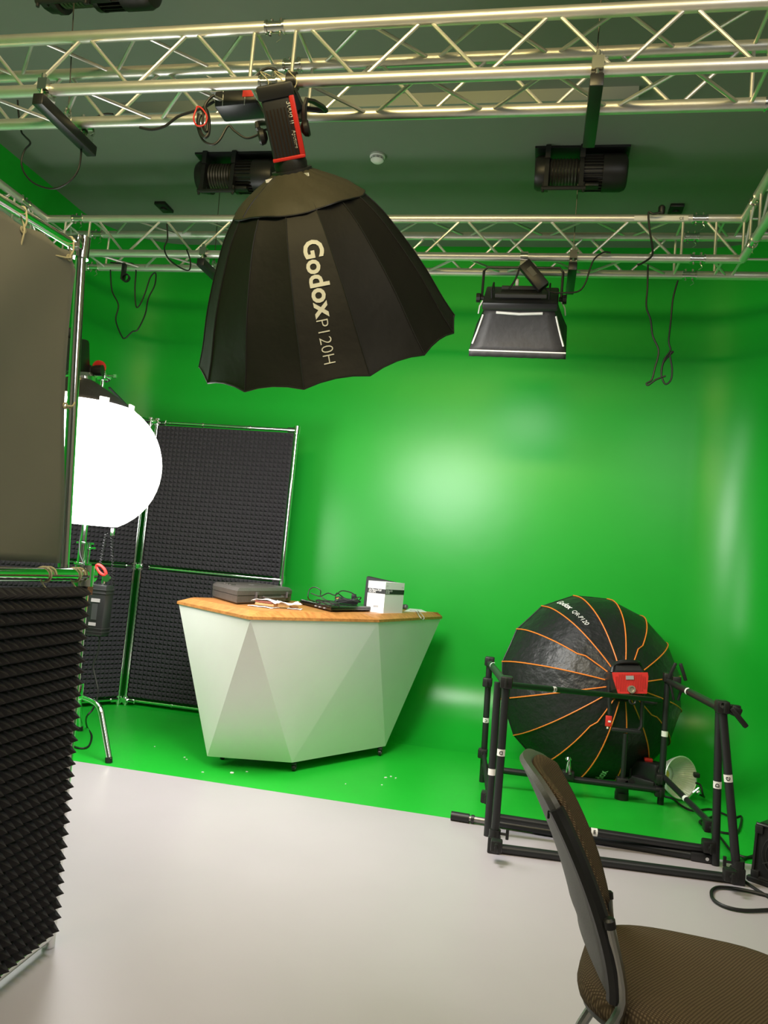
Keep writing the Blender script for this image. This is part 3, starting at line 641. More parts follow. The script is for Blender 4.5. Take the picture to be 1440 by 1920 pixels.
# middle bracket
pb = ay(142, 1297, B0.y+.04); MB().box(pb+V((-.01, 0, .0)), (.045, .05, .05), bev=.004).build('bracket', CHROME, root)
# upper frame
yu = B0.y-.01; U0 = ay(119, 1064, yu); U1 = ay(152, 468, yu); N1 = az(0, 374, U1.z); ub = (N1-U1); ub.normalize(); CWD = .95
MB().cyl(U0, U1+(U1-U0).normalized()*.03, .017, n=16).build('post', CHROME, root)
MB().cyl(U0+ub*CWD, U1+ub*CWD, .017, n=16).build('post', CHROME, root)
MB().cyl(U1, U1+ub*CWD, .016, n=16).build('rail', CHROME, root)
m = MB(); m.cyl(U1-V((0, 0, .03)), U1+V((0, 0, .04)), .026, n=14); m.box(U1+ub*.03+V((0, 0, .01)), (.03, .05, .04), rot=rotm((ub.x, ub.y, 0), (-ub.y, ub.x, 0)), bev=.004); m.build('corner_clamp', CHROME, root)
# cloth with soft waves, laced with cords
rows = []; NS = 40; nc = ub.cross(V((0, 0, 1))); nc = nc if nc.x > 0 else -nc
for i in range(NS+1):
    f = i/NS; row = []
    for j in range(NS+1):
        g = j/NS; a = U0.lerp(U1, .012+f*.958); edge = .022+.014*sin(pi*f)+(.02 if f > .97 else 0)
        p = a+ub*(edge+(CWD-2*edge)*g); wv = .006*sin(3*g*pi+2*f*pi)+.008*sin(5*(g+f*.6)*pi+1)*(f*(1-f)*2)+.010*sin(9*g+7*f)*.5
        row.append(p+nc*(wv+.004)-V((0, 0, .012*sin(g*pi*6)**2*(1 if i == NS else 0))))
    rows.append(row)
MB().grid(rows).build('cloth', CLOTH, root, smooth=80, solid=.0015)
def tie(i, j, bar, tail):
    p = rows[i][j]+nc*.003; q = bar
    m = MB(); m.tube([p, p.lerp(q, .5)+nc*.015, q+V((0, 0, .018))+nc*.005, q+V((0, 0, .012))-nc*.022, q-V((0, 0, .018))+nc*.0, p+nc*.006, p+tail], .0028, n=6)
    m.lathe(p, nc, [(0, .005), (0, .011), (.003, .011), (.003, .005)], n=12, caps=False); return m.build('cord_tie', CORD, root)
tie(NS-1, 1, U1+ub*.05, -ub*-.06-V((0, 0, .015)) if False else ub*.07-V((0, 0, .02)))
tie(NS-1, 10, U1+ub*.25, -V((0, 0, .05))); tie(20, 0, U0.lerp(U1, .5), -V((0, 0, .01))-ub*0)
for q_ in (.03, .19):
    MB().tube([T0_+u*q_+n*(.022*cos(a))+V((0, 0, .022*sin(a)))+u*(.004*a) for a in [i*.7 for i in range(14)]]+[T0_+u*(q_+.03)+n*.02-V((0, 0, .05))], .0026, n=6, sub=2).build('cord_tie', CORD, root)

# ================================================================== LANTERN + STAND
col = V((-2.655, 4.2, 0)); LC = ay(152, 868, 3.80); px_m = FPX/((LC-V((0, 0, EYE))).dot(_f)); RL = 146/px_m; HL = 114/px_m
root = thing('lantern_softbox', LC, 'big glowing white lantern with a black top skirt behind the grey cloth', 'softbox')
prof = []
for k in range(17):
    a = radians(-62+ (62+58)*k/16); prof.append((sin(a)*HL*1.12, cos(a)**.85*RL))
MB().lathe(LC, (0, 0, 1), prof, n=48).build('lantern_skin', GLOW, root, smooth=60)
for k in range(8):
    a = 2*pi*k/8+.55; MB().tube([LC+V((cos(a)*(r+.001), sin(a)*(r+.001), t)) for t, r in prof], .0016, n=5, smooth=False).build('wire_rib', GREYTUBE, root)
zt = prof[-1][0]; rt_ = prof[-1][1]; apex = ay(150, 712, 3.80); sk = []
tilt = V((.10, 0, 0))
for i in range(7):
    f = i/6; r = rt_*(1-f)+.075*f+.01*sin(pi*f); c = LC+V((0, 0, zt)).lerp(apex-LC, f); sk.append([c+V((cos(2*pi*j/32)*r, sin(2*pi*j/32)*r, 0)) for j in range(32)])
MB().grid(sk, closed=True).build('black_skirt', FABG, root, smooth=60, solid=.002)
for k in range(8):
    m = MB(); a = 2*pi*k/8+.1; m.box(LC+V((cos(a)*(rt_), sin(a)*(rt_), zt+.008)), (.012, .05, .03), rot=Matrix.Rotation(a, 3, 'Z')); m.build('tab', WHITEP, root, label='white tab')
root = thing('studio_lamp_head', apex, 'black lamp head with grey lettering standing on the glowing lantern', 'studio lamp')
ht = ay(147, 560, 3.72); hd = (ht-apex).normalized(); hr = V((1, 0, 0)); hr = (hr-hd*hr.dot(hd)).normalized(); hf = hd.cross(hr); hf = hf if hf.y < 0 else -hf; Rl = rotm(hr, hf)
MB().box(apex+hd*.13-hr*.030, (.12, .13, .19), rot=Rl, bev=.02).build('housing', BLKM, root)
MB().lathe(apex-hd*.01, hd, [(0, .08), (.03, .08), (.05, .065)], n=28).build('bowens_mount', ALU2, root, label='bright metal mount ring')
MB().box(apex+hd*.25-hr*.045, (.07, .10, .06), rot=Rl, bev=.02).build('handle', BLK, root)
cob_text(root, apex+hd*.045+hr*.024+hf*.0665, hd, -hr, 'Aputure', .024, m=GREYINK); cob_text(root, apex+hd*.12+hr*.024+hf*.0665, hd, -hr, '600d Pro', .032, m=GREYINK, offset=-.0005)
ca = ay(178, 688, 3.9); m = MB(); m.lathe(ay(163, 694, 3.86), V((1, .15, .05)), [(0, .03), (.02, .03), (.03, .022), (.05, .03), (.09, .032)], n=14); m.build('yoke_lock', BLK, root)
MB().lathe(ay(183, 687, 3.9), V((.8, -.5, -.3)), [(0, .030), (.014, .038), (.028, .038), (.028, .022)], n=18).build('red_knob', REDB, root, label='red knob')
# stand
root = thing('light_stand', col, 'chrome light stand with bent legs carrying the lit lantern at the left', 'light stand')
topc = pole(201, 715, col)
MB().cyl(col+V((0, 0, .20)), col+V((0, 0, topc.z-.55)), .019, n=16).build('column', CHROME, root)
MB().cyl(col+V((0, 0, topc.z-.6)), topc, .013, n=16).build('riser', CHROME, root)
for k, fp in enumerate((V((-2.24, 4.05, 0)), V((-2.79, 4.63, 0)), V((-2.97, 3.95, 0)))):
    d_ = (fp-col); d_.z = 0; l = d_.length; d_.normalize(); z0 = .33-.03*k
    pts = [col+V((0, 0, z0)), col+d_*(l*.30)+V((0, 0, z0-.010)), col+d_*(l*.60)+V((0, 0, z0-.025)), col+d_*(l*.72)+V((0, 0, z0-.055)), col+d_*(l*.80)+V((0, 0, z0-.12)), col+d_*l+V((0, 0, .02))]
    lg = MB().tube(pts, .0165, n=12, sub=4).build('leg', CHROME, root)
    MB().cyl(col+d_*l*.985+V((0, 0, .03)), col+d_*l+V((0, 0, .001)), .020, n=12).build('rubber_foot', BLK, lg)
m = MB(); zc = pole(157, 1040, col).z
for z in (zc+.07, zc-.055): m.box(col+V((0, 0, z)), (.06, .05, .012), bev=.003); m.box(col+V((.05, -.01, z)), (.04, .03, .01))
m.cyl(col+V((.048, -.01, zc-.05)), col+V((.048, -.01, zc+.065)), .012, n=10); m.cyl(col+V((0, 0, zc-.06)), col+V((0, 0, zc+.07)), .024, n=14); m.cyl(col+V((.06, -.02, zc+.04)), col+V((.10, -.03, zc+.045)), .007, n=8)
m.build('riser_lock', CHROME, root)
g = pole(203, 706, col); m = MB(); m.cyl(g-V((.0, .02, 0)), g+V((0, .04, 0)), .032, n=16); m.lathe(g+V((-.05, -.0, .0)), V((-1, -.2, .1)), [(0, .02), (.02, .028), (.05, .028), (.07, .016)], n=14); m.cyl(g+V((.03, 0, 0)), g+V((.075, 0, 0)), .006, n=8); m.box(g+V((.08, 0, 0)), (.02, .01, .02)); m.box(g, (.05, .05, .065), bev=.006)
m.build('grip_head', CHROME, root)
a = ay(205, 727, 4.25); b = ay(247, 770, 4.5); MB().cyl(a, b, .008, n=8).build('grip_arm', BLKM, root)
# hanging ballast
c = ay(184, 1143, 4.08); root = thing('ballast_box', c, 'black ballast box with small labels hanging on the lantern stand by a red strap', 'power supply')
MB().box(c, (.125, .09, .29), bev=.010).build('housing', BLKM, root)
for z in (.115, .095, -.105, -.125): MB().box(c+V((0, 0, z)), (.133, .098, .008), bev=.003).build('rubber_rim', BLK, root)
m = MB(); m.box(c+V((.005, -.0465, .055)), (.055, .002, .02)); m.box(c+V((.0, -.0465, -.08)), (.045, .002, .018)); m.build('label', GREYINK, root); 

MB().box(c+V((.005, -.0465, -.01)), (.035, .002, .09)).build('display_panel', mat('dark_display', (.04, .04, .042), rough=.3), root)
MB().tube([c+V((.005+.030*cos(a)-.012*sin(a), -.025, .228+.026*sin(a)-.010*cos(a))) for a in [2*pi*i/10 for i in range(10)]], .009, n=8, closed=True, sub=2).build('red_carabiner', REDB, root, label='red carabiner strap')
m = MB(); m.box(c+V((.02, -.01, .175)), (.02, .02, .06), bev=.004); m.cyl(c+V((.045, -.03, .185)), c+V((.045, -.015, .185)), .022, n=16); m.build('clamp', ALU2, root)
m = MB()
for dx, x1, z1 in ((.03, .075, .15), (-.005, -.03, .16)):
    a = c+V((dx, 0, .44)); b = c+V((x1, 0, z1)); pts = [a.lerp(b, i/70)+V((.008*cos(i*1.6), .008*sin(i*1.6), 0)) for i in range(71)]; m.tube(pts, .0028, n=5, smooth=False)
m.build('coiled_cord', CABLE, root)
MB().box(c+V((.035, 0, .45)), (.02, .02, .045), bev=.003).build('hook', ALU2, root)
c2 = ay(158, 1162, 4.22); root = thing('ballast_box', c2, 'second smaller black box behind the ballast box on the lantern stand', 'power supply'); MB().box(c2, (.09, .07, .17), bev=.008).build('housing', BLKM, root); MB().box(c2+V((0, -.037, 0)), (.06, .004, .12), bev=.001).build('cover_plate', BLK, root)
cable('power_cable', [ay(186, 1192, 4.08), ay(187, 1205, 4.08), ay(183, 1225, 4.1), ay(175, 1248, 4.1), ay(180, 1275, 4.1), ay(184, 1300, 4.1), ay(175, 1328, 4.12), ay(162, 1345, 4.15), az(163, 1362, .01), az(172, 1380, .008), az(165, 1400, .008), az(145, 1402, .008), az(125, 1392, .008)], .0055, 'grey-black cable dropping from the ballast box to the floor beside the chrome stand')
cable('power_cable', [ay(154, 985, 4.12), ay(149, 1015, 4.13), ay(150, 1040, 4.1), ay(158, 1060, 4.08), ay(163, 1085, 4.08), ay(166, 1098, 4.08)], .004, 'thin cable running down the lantern stand column')
# ================================================================== DESK
ZT = .935; ZU = .890
Tb = [az(331.6, 1132, ZU), az(467.5, 1162, ZU), az(710.7, 1166.8, ZU), az(829, 1160, ZU)]
Bk = [V((-1.05, 5.62, ZU)), V((-1.75, 5.25, ZU))]
Lo = [az(388.6, 1418, .06), az(547.5, 1430, .06), az(722.6, 1399, .06)]; LoB = [V((-.98, 5.45, .06)), V((-1.55, 5.1, .06))]
dc = sum((p for p in Tb+Bk), V())/6
root = thing('faceted_desk', V((dc.x, dc.y, 0)), 'white faceted presenter desk with a thick wooden top on castors', 'desk')
ins = lambda p, z, k: V((p.x+(dc.x-p.x)*k, p.y+(dc.y-p.y)*k, z))
w0 = [ins(p, ZU, .012) for p in Tb+Bk]
A_, B_, C_, D_, G_, E_ = w0; L0, M0, R0 = Lo; G0, E0 = LoB
facets = [(A_, L0, B_), (B_, L0, M0), (B_, M0, C_), (C_, M0, R0), (C_, R0, D_), (D_, R0, G0), (D_, G0, G_), (G_, G0, E_), (E_, G0, E0), (E_, E0, L0), (E_, L0, A_)]
mid = (dc+sum(Lo+LoB, V())/5)/2
for tri in facets:
    c = sum(tri, V())/3; nn = (tri[1]-tri[0]).cross(tri[2]-tri[0]).normalized()
    if nn.dot(c-mid) < 0: nn = -nn
    MB().prism([p for p in tri], -nn*.012).build('facet_panel', WHITE, root, smooth=0)
MB().prism([p+V((0, 0, .002)) for p in (L0, M0, R0, G0, E0)], (0, 0, .012)).build('base_board', WHITE, root, smooth=0)
# wooden top: lower outline, upper outline with bevels that dip to the corners like the real edge
low = Tb+Bk; n_ = len(low); upo = []
def inset_edge(i, f, k=.075):
    a = low[i]; b = low[(i+1) % n_]; p = a.lerp(b, f); q = ins(p, ZT, 0); e = (b-a).normalized(); nrm = V((-e.y, e.x, 0)); nrm = nrm if nrm.dot(dc-p) > 0 else -nrm
    return q+nrm*k*.55
vs = []; fs = []; top = []
for i in range(n_):
    top += [inset_edge(i, .10), inset_edge(i, .90)]
m = MB(); k = 2*n_
m.add(top+[V((p.x, p.y, ZU)) for p in low]+[V((p.x, p.y, ZU+.016)) for p in low], [tuple(range(k))])
fs = []
for i in range(n_):
    a, b = 2*i, 2*i+1; l, l2 = k+n_+i, k+n_+(i+1) % n_; d0, d1 = k+i, k+(i+1) % n_
    fs += [(l, l2, b, a), (b, l2, (2*i+2) % k), (d0, d1, l2, l)]
fs.append(tuple(range(k, k+n_))[::-1]); m.f += fs
m.build('wooden_top', WOOD, root, smooth=0)
for px, py in ((551, 1446), (712, 1417), (417, 1424)):
    c = az(px, py, 0); cin = c+(V((mid.x, mid.y, 0))-c).normalized()*.03; o = c
    a = MB(); a.cyl(o+V((-.008, 0, .021)), o+V((.008, 0, .021)), .021, n=20); wheel = a.build('castor_wheel', BLK, root)
    MB().cyl(o+V((-.0095, 0, .021)), o+V((.0095, 0, .021)), .009, n=12).build('castor_hub', GREYINK, wheel)
    b = MB(); b.box(o+V((0, .0, .046)), (.03, .045, .014), bev=.004); b.cyl(o+V((0, 0, .05)), o+V((0, 0, .062)), .010, n=10)
    for s in (-1, 1): b.box(o+V((s*.013, 0, .032)), (.004, .022, .028))
    b.build('castor_bracket', BLKM, root)

# ------------------------------------------------------------------ on the desk
def on(px, py): return az(px, py, ZT)
# hard case
p1_, p2_, p3_ = on(399, 1121), on(443, 1134), on(549, 1129); wv = p3_-p2_; bk = p1_-p2_
foot = [p1_, p2_, p2_.lerp(p3_, .93), p3_+bk*.08, p3_+bk*.95, p3_+bk*1.35-wv*.10, p1_+bk*.35+wv*.10]
root = thing('hard_case', (p2_+p3_)/2+bk*.5, 'dark grey hard plastic equipment case lying on the left part of the wooden desk top', 'case')
cc = sum(foot, V())/len(foot)
def lay(k, z): return [V((cc.x+(p.x-cc.x)*k, cc.y+(p.y-cc.y)*k, ZT+z)) for p in foot]
MB().grid([lay(.94, .0), lay(1, .012), lay(1, .050)], closed=True).add(lay(.94, 0), [tuple(range(7))]).add(lay(1, .05), [tuple(range(7))]).build('lower_shell', CASE, root, smooth=20)
MB().grid([lay(1.01, .053), lay(1.01, .078), lay(.93, .094)], closed=True).add(lay(.93, .094), [tuple(range(7))]).add(lay(1.01, .053), [tuple(range(7))]).build('lid', CASE, root, smooth=20)
MB().grid([lay(.97, .049), lay(.97, .054)], closed=True).build('seal_groove', BLK, root, smooth=0)
fo = (wv.cross(V((0, 0, 1)))).normalized(); fo = fo if fo.y < 0 else -fo; wn = wv.normalized(); RC_ = rotm(wn, -fo); WL = wv.length
for f in (.30, .86):
    q = p2_+wv*f+fo*.006+V((0, 0, .050)); MB().box(q, (.040, .014, .042), rot=RC_, bev=.003).build('latch', CASE, root)
    MB().box(q+fo*.007-V((0, 0, .004)), (.02, .003, .018), rot=RC_).build('latch_slot', BLK, root)
MB().tube([p2_+wv*.40+fo*.004+V((0, 0, .042)), p2_+wv*.41+fo*.022+V((0, 0, .036)), p2_+wv*.74+fo*.022+V((0, 0, .036)), p2_+wv*.75+fo*.004+V((0, 0, .042))], .007, smooth=False, n=8).build('handle', CASE, root)
for f in (.12, .26, .42): MB().box(lay(.80, .094)[0].lerp(lay(.80, .094)[1], f)+V((0, 0, .002))+wn*.03, (.07, .012, .006), rot=RC_).build('lid_rib', CASE, root)
MB().box(V((cc.x, cc.y, ZT+.095)), (.13, .035, .003), rot=RC_, bev=.001).build('moulded_badge', mat('moulded_grey', (.13, .12, .115), rough=.5), root)
# sandwich in wrapping
c = on(497, 1139); root = thing('sandwich', c, 'half wrapped sandwich in white paper at the front edge of the desk', 'food')
def wavy(c, lx, ly, z, rot, amp, nx=12, ny=8, curl=0, thick=.0015):
    rows = []
    for i in range(ny+1):
        row = []
        for j in range(nx+1):
            x = (j/nx-.5)*lx; y = (i/ny-.5)*ly; h = amp*sin(j*.9+i*.5)*.4+amp*.3*sin(i*1.7+j*.3)+curl*((j/nx-.5)**2*4)+abs(amp)*.7
            row.append(V((c.x+x*cos(rot)-y*sin(rot), c.y+x*sin(rot)+y*cos(rot), z+h)))
        rows.append(row)
    return MB().grid(rows)
MB().box(c+V((-.0, .02, .018)), (.125, .055, .016), rot=Matrix.Rotation(radians(-10), 3, 'Z'), bev=.006).build('bread', BREAD, root)
MB().box(c+V((-.005, .015, .031)), (.115, .05, .012), rot=Matrix.Rotation(radians(-12), 3, 'Z'), bev=.005).build('filling', MEAT, root)
wavy(c+V((-.005, .03, 0)), .155, .085, ZT+.040, radians(-10), .006, curl=-.014).build('paper_wrap', WHITEP, root, smooth=60, solid=.002)
wavy(c+V((-.01, .0, 0)), .15, .10, ZT+.002, radians(-8), .003).build('paper_under', WHITEP, root, smooth=60, solid=.002)
c = on(540, 1141); root = thing('paper_napkin', c, 'crumpled white paper napkin on the desk between the sandwich and the laptop', 'napkin')
wavy(c+V((0, .0, 0)), .13, .13, ZT+.018, radians(32), .010, curl=.012).build('napkin_sheet', WHITEP, root, smooth=60, solid=.002)
wavy(c+V((.045, -.01, 0)), .08, .09, ZT+.002, radians(10), .003).build('napkin_fold', WHITEP, root, smooth=60, solid=.002)
MB().box(c+V((.035, .0, .012)), (.05, .03, .012), rot=Matrix.Rotation(.5, 3, 'Z'), bev=.005).build('bread_crust', BREAD, root)
# laptop
a, b, cpt = on(562, 1133), on(620, 1148), on(702, 1147); dpt = cpt+(a-b)*.80; lf = [a, b, cpt, dpt]
root = thing('laptop', (a+cpt)/2, 'closed black laptop lying on the desk beneath the tangle of cables', 'laptop')
lc = sum(lf, V())/4; sh = lambda k, z: [V((lc.x+(p.x-lc.x)*k, lc.y+(p.y-lc.y)*k, ZT+z)) for p in lf]
q4 = [tuple(range(4))]
MB().grid([sh(.96, .006), sh(1, .011), sh(1, .022)], closed=True).add(sh(.96, .006), q4).add(sh(1, .022), q4).build('base', LAPT, root, smooth=20)
MB().grid([sh(1, .0235), sh(1.0, .030), sh(.97, .034)], closed=True).add(sh(1, .0235), q4).add(sh(.97, .034), q4).build('lid', LAPT, root, smooth=20)
m = MB(); e = (b-a)
for f in (.55, .68, .82): m.box(a+e*f+V((0, 0, .016))+V((-.002, -.003, 0)), (.012, .006, .007))
m.build('port', GREYINK, root)
m = MB()
for p in sh(.9, 0): m.cyl(p+V((0, 0, -.0+0)), p+V((0, 0, .007)), .008, n=10)
m.build('rubber_foot', BLK, root)
# power adapter and cable tangle on it
zl = ZT+.034; c = az(652, 1133, zl); root = thing('power_adapter', c, 'black power adapter brick on top of the closed laptop', 'adapter')
MB().box(c+V((0, 0, .019)), (.125, .06, .034), rot=Matrix.Rotation(radians(8), 3, 'Z'), bev=.006).build('brick', BLK, root)
MB().cyl(c+V((-.062, -.01, .018)), c+V((-.085, -.013, .018)), .006, n=8).build('strain_relief', BLK, root)
random.seed(3); c0 = az(607, 1136, zl)
for kk, lab in enumerate(('thin black cable tangled on the left half of the laptop, its loop standing up', 'thin black cable coiled around the power adapter on the laptop', 'short loose black cable lying across the back of the laptop')):
    pts = []
    if kk == 0:
        pts = [az(590, 1128, zl+.006)]+[ay(x, y, c0.y+.1) for x, y in ((578, 1122), (580, 1106), (590, 1101), (601, 1107), (603, 1120))]+[c0+V((.07*cos(i*1.3)+.02, .05*sin(i*1.3), .006+.008*(i % 4))) for i in range(14)]
    elif kk == 1: pts = [c+V((.085*cos(i*.95), .045*sin(i*.95)-.005, .008+.012*(i % 4)+(.02 if i % 3 == 0 else 0))) for i in range(15)]
    else: pts = [ay(x, y, c0.y+.05) for x, y in ((583, 1112), (600, 1118), (615, 1112), (628, 1116), (640, 1108), (655, 1110), (666, 1116), (672, 1128))]
    MB().tube(pts, .0032, n=6, sub=4).build('thin_cable', CABLE, None, lab, 'cable')
r = thing('cable_plug', az(664, 1126, zl+.02), 'black mains plug on the cables beside the power adapter', 'plug'); p = az(663, 1124, zl+.02); MB().box(p+V((0, .0, .02)), (.03, .03, .035), bev=.006).build('plug_body', BLK, r)
MB().cyl(p+V((0, 0, -.022)), p+V((0, 0, .01)), .006, n=8).build('plug_neck', BLK, r)
r = thing('cable_plug', az(634, 1122, zl), 'small orange connector in the cable tangle on the laptop', 'plug'); MB().box(az(633, 1121, zl+.03), (.02, .02, .014), bev=.003).build('plug_body', mat('orange_plug', (.6, .25, .10)), r); MB().cyl(az(633, 1121, zl+.001)+V((0, 0, 0)), az(633, 1121, zl+.03), .004, n=6).build('plug_neck', CABLE, r)
# white lens box
fv, rv, lv = on(718.5, 1150), on(754, 1149.5), on(684, 1140); hx = (rv-fv); hy = (lv-fv); hy = hy-hx*(hy.dot(hx)/hx.dot(hx)); HX = hx.length; hx = hx.normalized()*HX; hy = hy.normalized()*.125; BH = .195
BH = ay(719, 1091, fv.y).z-ZT
root = thing('lens_box', fv+hx*.5+hy*.5, 'tall white cardboard box with a black band, on the right part of the desk', 'box')
fr_ = [fv, fv+hx, fv+hx+hy, fv+hy]; MB().prism([p for p in fr_], (0, 0, BH)).build('carton', WHITEP, root, smooth=0)
ctr = (fr_[0]+fr_[2])/2
def face(p, q, nrm):
    z0 = BH*.615; z1 = BH*.765
    MB().prism([p+nrm*.0008+V((0, 0, z0)), q+nrm*.0008+V((0, 0, z0)), q+nrm*.0008+V((0, 0, z1)), p+nrm*.0008+V((0, 0, z1))], nrm*.0006).build('black_band', INK, root, smooth=0)
    ux = (q-p).normalized(); o = p+nrm*.0019
    m = MB(); text_flat(m, '24-70mm F2.8', .0155, o+ux*.008+V((0, 0, z0+.0155)), ux, (0, 0, 1), offset=.0003); text_flat(m, 'DG DN', .0155, o+ux*.008+V((0, 0, z0+.003)), ux, (0, 0, 1), offset=.0003); m.build('printed_lettering', WHITEP, root, smooth=0)
    m = MB(); text_flat(m, 'SIGMA', .010, o+ux*.008+V((0, 0, BH*.86)), ux, (0, 0, 1)); text_flat(m, 'SIGMA', .010, q+nrm*.0019-ux*.042+V((0, 0, BH*.83)), ux, (0, 0, 1)); m.build('printed_lettering', GREYINK, root, smooth=0)
n1 = -hy.normalized(); n2 = -hx.normalized()
face(fv, fv+hx, n1); face(fv+hy, fv, n2)
m = MB(); q = fv+hy*.6+n2*.001+V((0, 0, BH*.20))
for i in range(12): m.box(q-hy.normalized()*(i*.0032), (.0014 if i % 3 else .002, .0008, .012), rot=rotm(hy, n2))
m.build('barcode', GREYINK, root, smooth=0)
# dark plate behind the box
ya = lv.y+.10; yb = max((fv+hx+hy).y+.03, lv.y+.16); a = ay(682, 1128, ya); b = ay(742, 1138, yb); za = ay(690, 1080, ya).z; zb = ay(738, 1091, yb).z
root = thing('tablet', (a+b)/2, 'dark grey flat tablet standing upright behind the white lens box', 'tablet')
aw = V((a.x, a.y, ZT)); bw = V((b.x, b.y, ZT)); nn = (bw-aw).cross(V((0, 0, 1))).normalized()
MB().prism([aw, bw, V((b.x, b.y, zb-.01)), V((b.x-.012, b.y, zb)), V((a.x+.02, a.y, za)), V((a.x+.004, a.y, za-.006))], nn*.014).build('back_shell', mat('tablet_grey', (.045, .045, .05), rough=.4), root, smooth=20)
MB().prism([aw+nn*-.001+V((.008, 0, .01)), bw-nn*.001+V((-.008, 0, .01)), V((b.x-.02, b.y, zb-.02))-nn*.001, V((a.x+.012, a.y, za-.02))-nn*.001], -nn*.0012).build('inner_frame', BLK, root, smooth=0)
# microphone capsule, paper, strap
p = on(762, 1143); root = thing('microphone', p, 'short grey cylindrical microphone lying to the right of the white lens box', 'microphone')
MB().cyl(p+V((-.10, .04, .020)), p+V((-.03, .0, .020)), .014, n=16).build('body', mat('mic_grey', (.10, .10, .10), rough=.4), root); MB().lathe(p+V((-.03, 0, .020)), V((.07, -.04, 0)), [(0, .016), (.02, .019), (.035, .019), (.042, .014)], n=18).build('grille', mat('mic_grey2', (.14, .14, .14), rough=.5, metal=.5), root)
a, b, c, d_ = on(757, 1147), on(800, 1148), on(790, 1143.5), on(768, 1141.5); MB().prism([a, b, c, d_], (0, 0, .003)).build('paper_sheet', WHITEP, None, 'small flat white paper sheet at the right end of the desk', 'paper', smooth=0)
MB().tube([on(768, 1146)+V((0, 0, .006)), on(778, 1147)+V((0, 0, .006)), on(783, 1150)+V((0, -.0, .004)), ay(787, 1156, on(787, 1155).y-.03), ay(793, 1162, on(793, 1155).y-.06), ay(795, 1158, on(793, 1155).y-.05), ay(789, 1150, on(789, 1152).y), on(782, 1146)+V((0, 0, .006))], .0025, n=6).build('cord_loop', mat('grey_cord', (.35, .34, .33)), None, 'thin grey cord loop hanging over the right edge of the wooden desk top', 'cord')

# ================================================================== OCTAGONAL SOFTBOX ON THE FLOOR
Hb = ay(1167, 1284, 5.02); Mc = ay(1106, 1289, 5.50); d = (Mc-Hb).normalized(); vw = ray(1140, 1285).normalized()
e1 = _r.copy(); e1 = (e1-d*e1.dot(d)).normalized(); e2 = e1.cross(d); e2 = e2 if e2.dot(_u) > 0 else -e2
LEN2 = (Mc-Hb).length; RQ = .628
prof2 = [(0, .10), (.03, .20), (.09, .33), (.17, .44), (.28, .535), (.39, .595), (LEN2, RQ)]
sb2 = Soft(Hb, d, e1, e2, prof2, 16, radians(7), sag=.006, scal=.01)
root = thing('octagonal_softbox', V((Mc.x, Mc.y, .0)), 'large black round softbox with orange piping standing on the green floor', 'softbox')
FABQ = mat('black_crinkled_nylon', (.015, .0145, .016), rough=.42, spec=.45, bump=1.0, bscale=17, var=.15)
gores(sb2, root, FABQ, .0, LEN2, nt=14, nw=6); seams(sb2, root, ORANGE, .0042, .0, LEN2, off=.003, nt=26, kinks={6: -.16, 2: .18, 10: .16, 14: -.16})
MB().tube([sb2.pt(k, w, LEN2) for k in range(16) for w in (0, .5)], .004, n=6, closed=True, smooth=False).build('rim_piping', BLK, root)
rim = [sb2.pt(k, 0, LEN2-.02) for k in range(16)]; MB().add(rim, [tuple(range(16))]).build('front_diffuser', WHITEP, root, smooth=0)
MB().lathe(Hb-d*.02, d, [(0, .10), (.03, .105), (.03, .07)], n=32).build('speed_ring', BLKM, root)
kk = 4
decal(sb2, root, 4, LEN2*.90, .062, 'Godox', .66, offset=.002, m=WHITEP, flip=-1); decal(sb2, root, 4, LEN2*.53, .046, 'QR-P120', .66, m=WHITEP, flip=-1)
decal(sb2, root, 11, LEN2*.92, .075, 'Godox', .62, offset=.002, m=WHITEP, flip=-1)
# red-backed lamp head on its hub
hd = (-d); hd = (hd*.8+(-vw)*.4).normalized(); bc = ay(1182, 1280, 4.72); right = e1; right = (right-hd*right.dot(hd)).normalized(); up_ = hd.cross(right); up_ = up_ if up_.z > 0 else -up_
ax = (bc-Hb); La = ax.length; ax.normalize()
root = thing('studio_lamp_head', Hb, 'black studio lamp head with a bright red back plate fitted in the floor softbox', 'studio lamp')
rows = []
for t, wx, wz in ((.0, .11, .085), (.25, .105, .08), (.55, .108, .078), (.9, .100, .070), (.98, .092, .062)):
    c = Hb+ax*(La*t); rows.append([c+right*(wx*sx)+up_*(wz*sz) for sx, sz in ((-.75, 1), (.75, 1), (1, .75), (.93, -.55), (.7, -1), (-.7, -1), (-.93, -.55), (-1, .75))])
MB().grid(rows, closed=True).add(rows[-1], [tuple(range(8))]).build('housing', BLKM, root, smooth=25)
bf = lambda x, z, o: bc+right*x+up_*z+hd*o
MB().prism([bf(x, z, -.004) for x, z in ((-.102, .058), (.102, .058), (.104, .035), (.088, -.062), (-.076, -.062), (-.098, .02))], hd*.012).build('red_back_plate', REDB, root, label='red ribbed back plate', smooth=0)
m = MB()
for i in range(18):
    x = -.085+i*.0098; m.box(bf(x, .0, .009), (.003, .095 if abs(x) < .07 else .07, .004), rot=rotm(right, up_))
m.build('cooling_ribs', mat('dark_red', (.42, .02, .015), rough=.4), root)
MB().box(bf(-.005, .028, .012), (.045, .022, .003), rot=rotm(right, up_)).build('label_plate', GREYINK, root)
m = MB(); m.lathe(bf(-.002, -.038, .006), hd, [(0, .022), (.02, .022), (.02, .014), (.012, .014)], n=16); m.build('connector', mat('brass_connector', (.55, .50, .38), rough=.3, metal=.8), root)
m = MB(); m.tube([bf(0, -.06, .01), bf(0, -.085, .012)], .003, n=6, smooth=False); m.tube([bf(.017*cos(2*pi*i/10), -.103+.017*sin(2*pi*i/10), .014) for i in range(10)], .006, closed=True, sub=2); m.build('dust_cap', BLK, root)
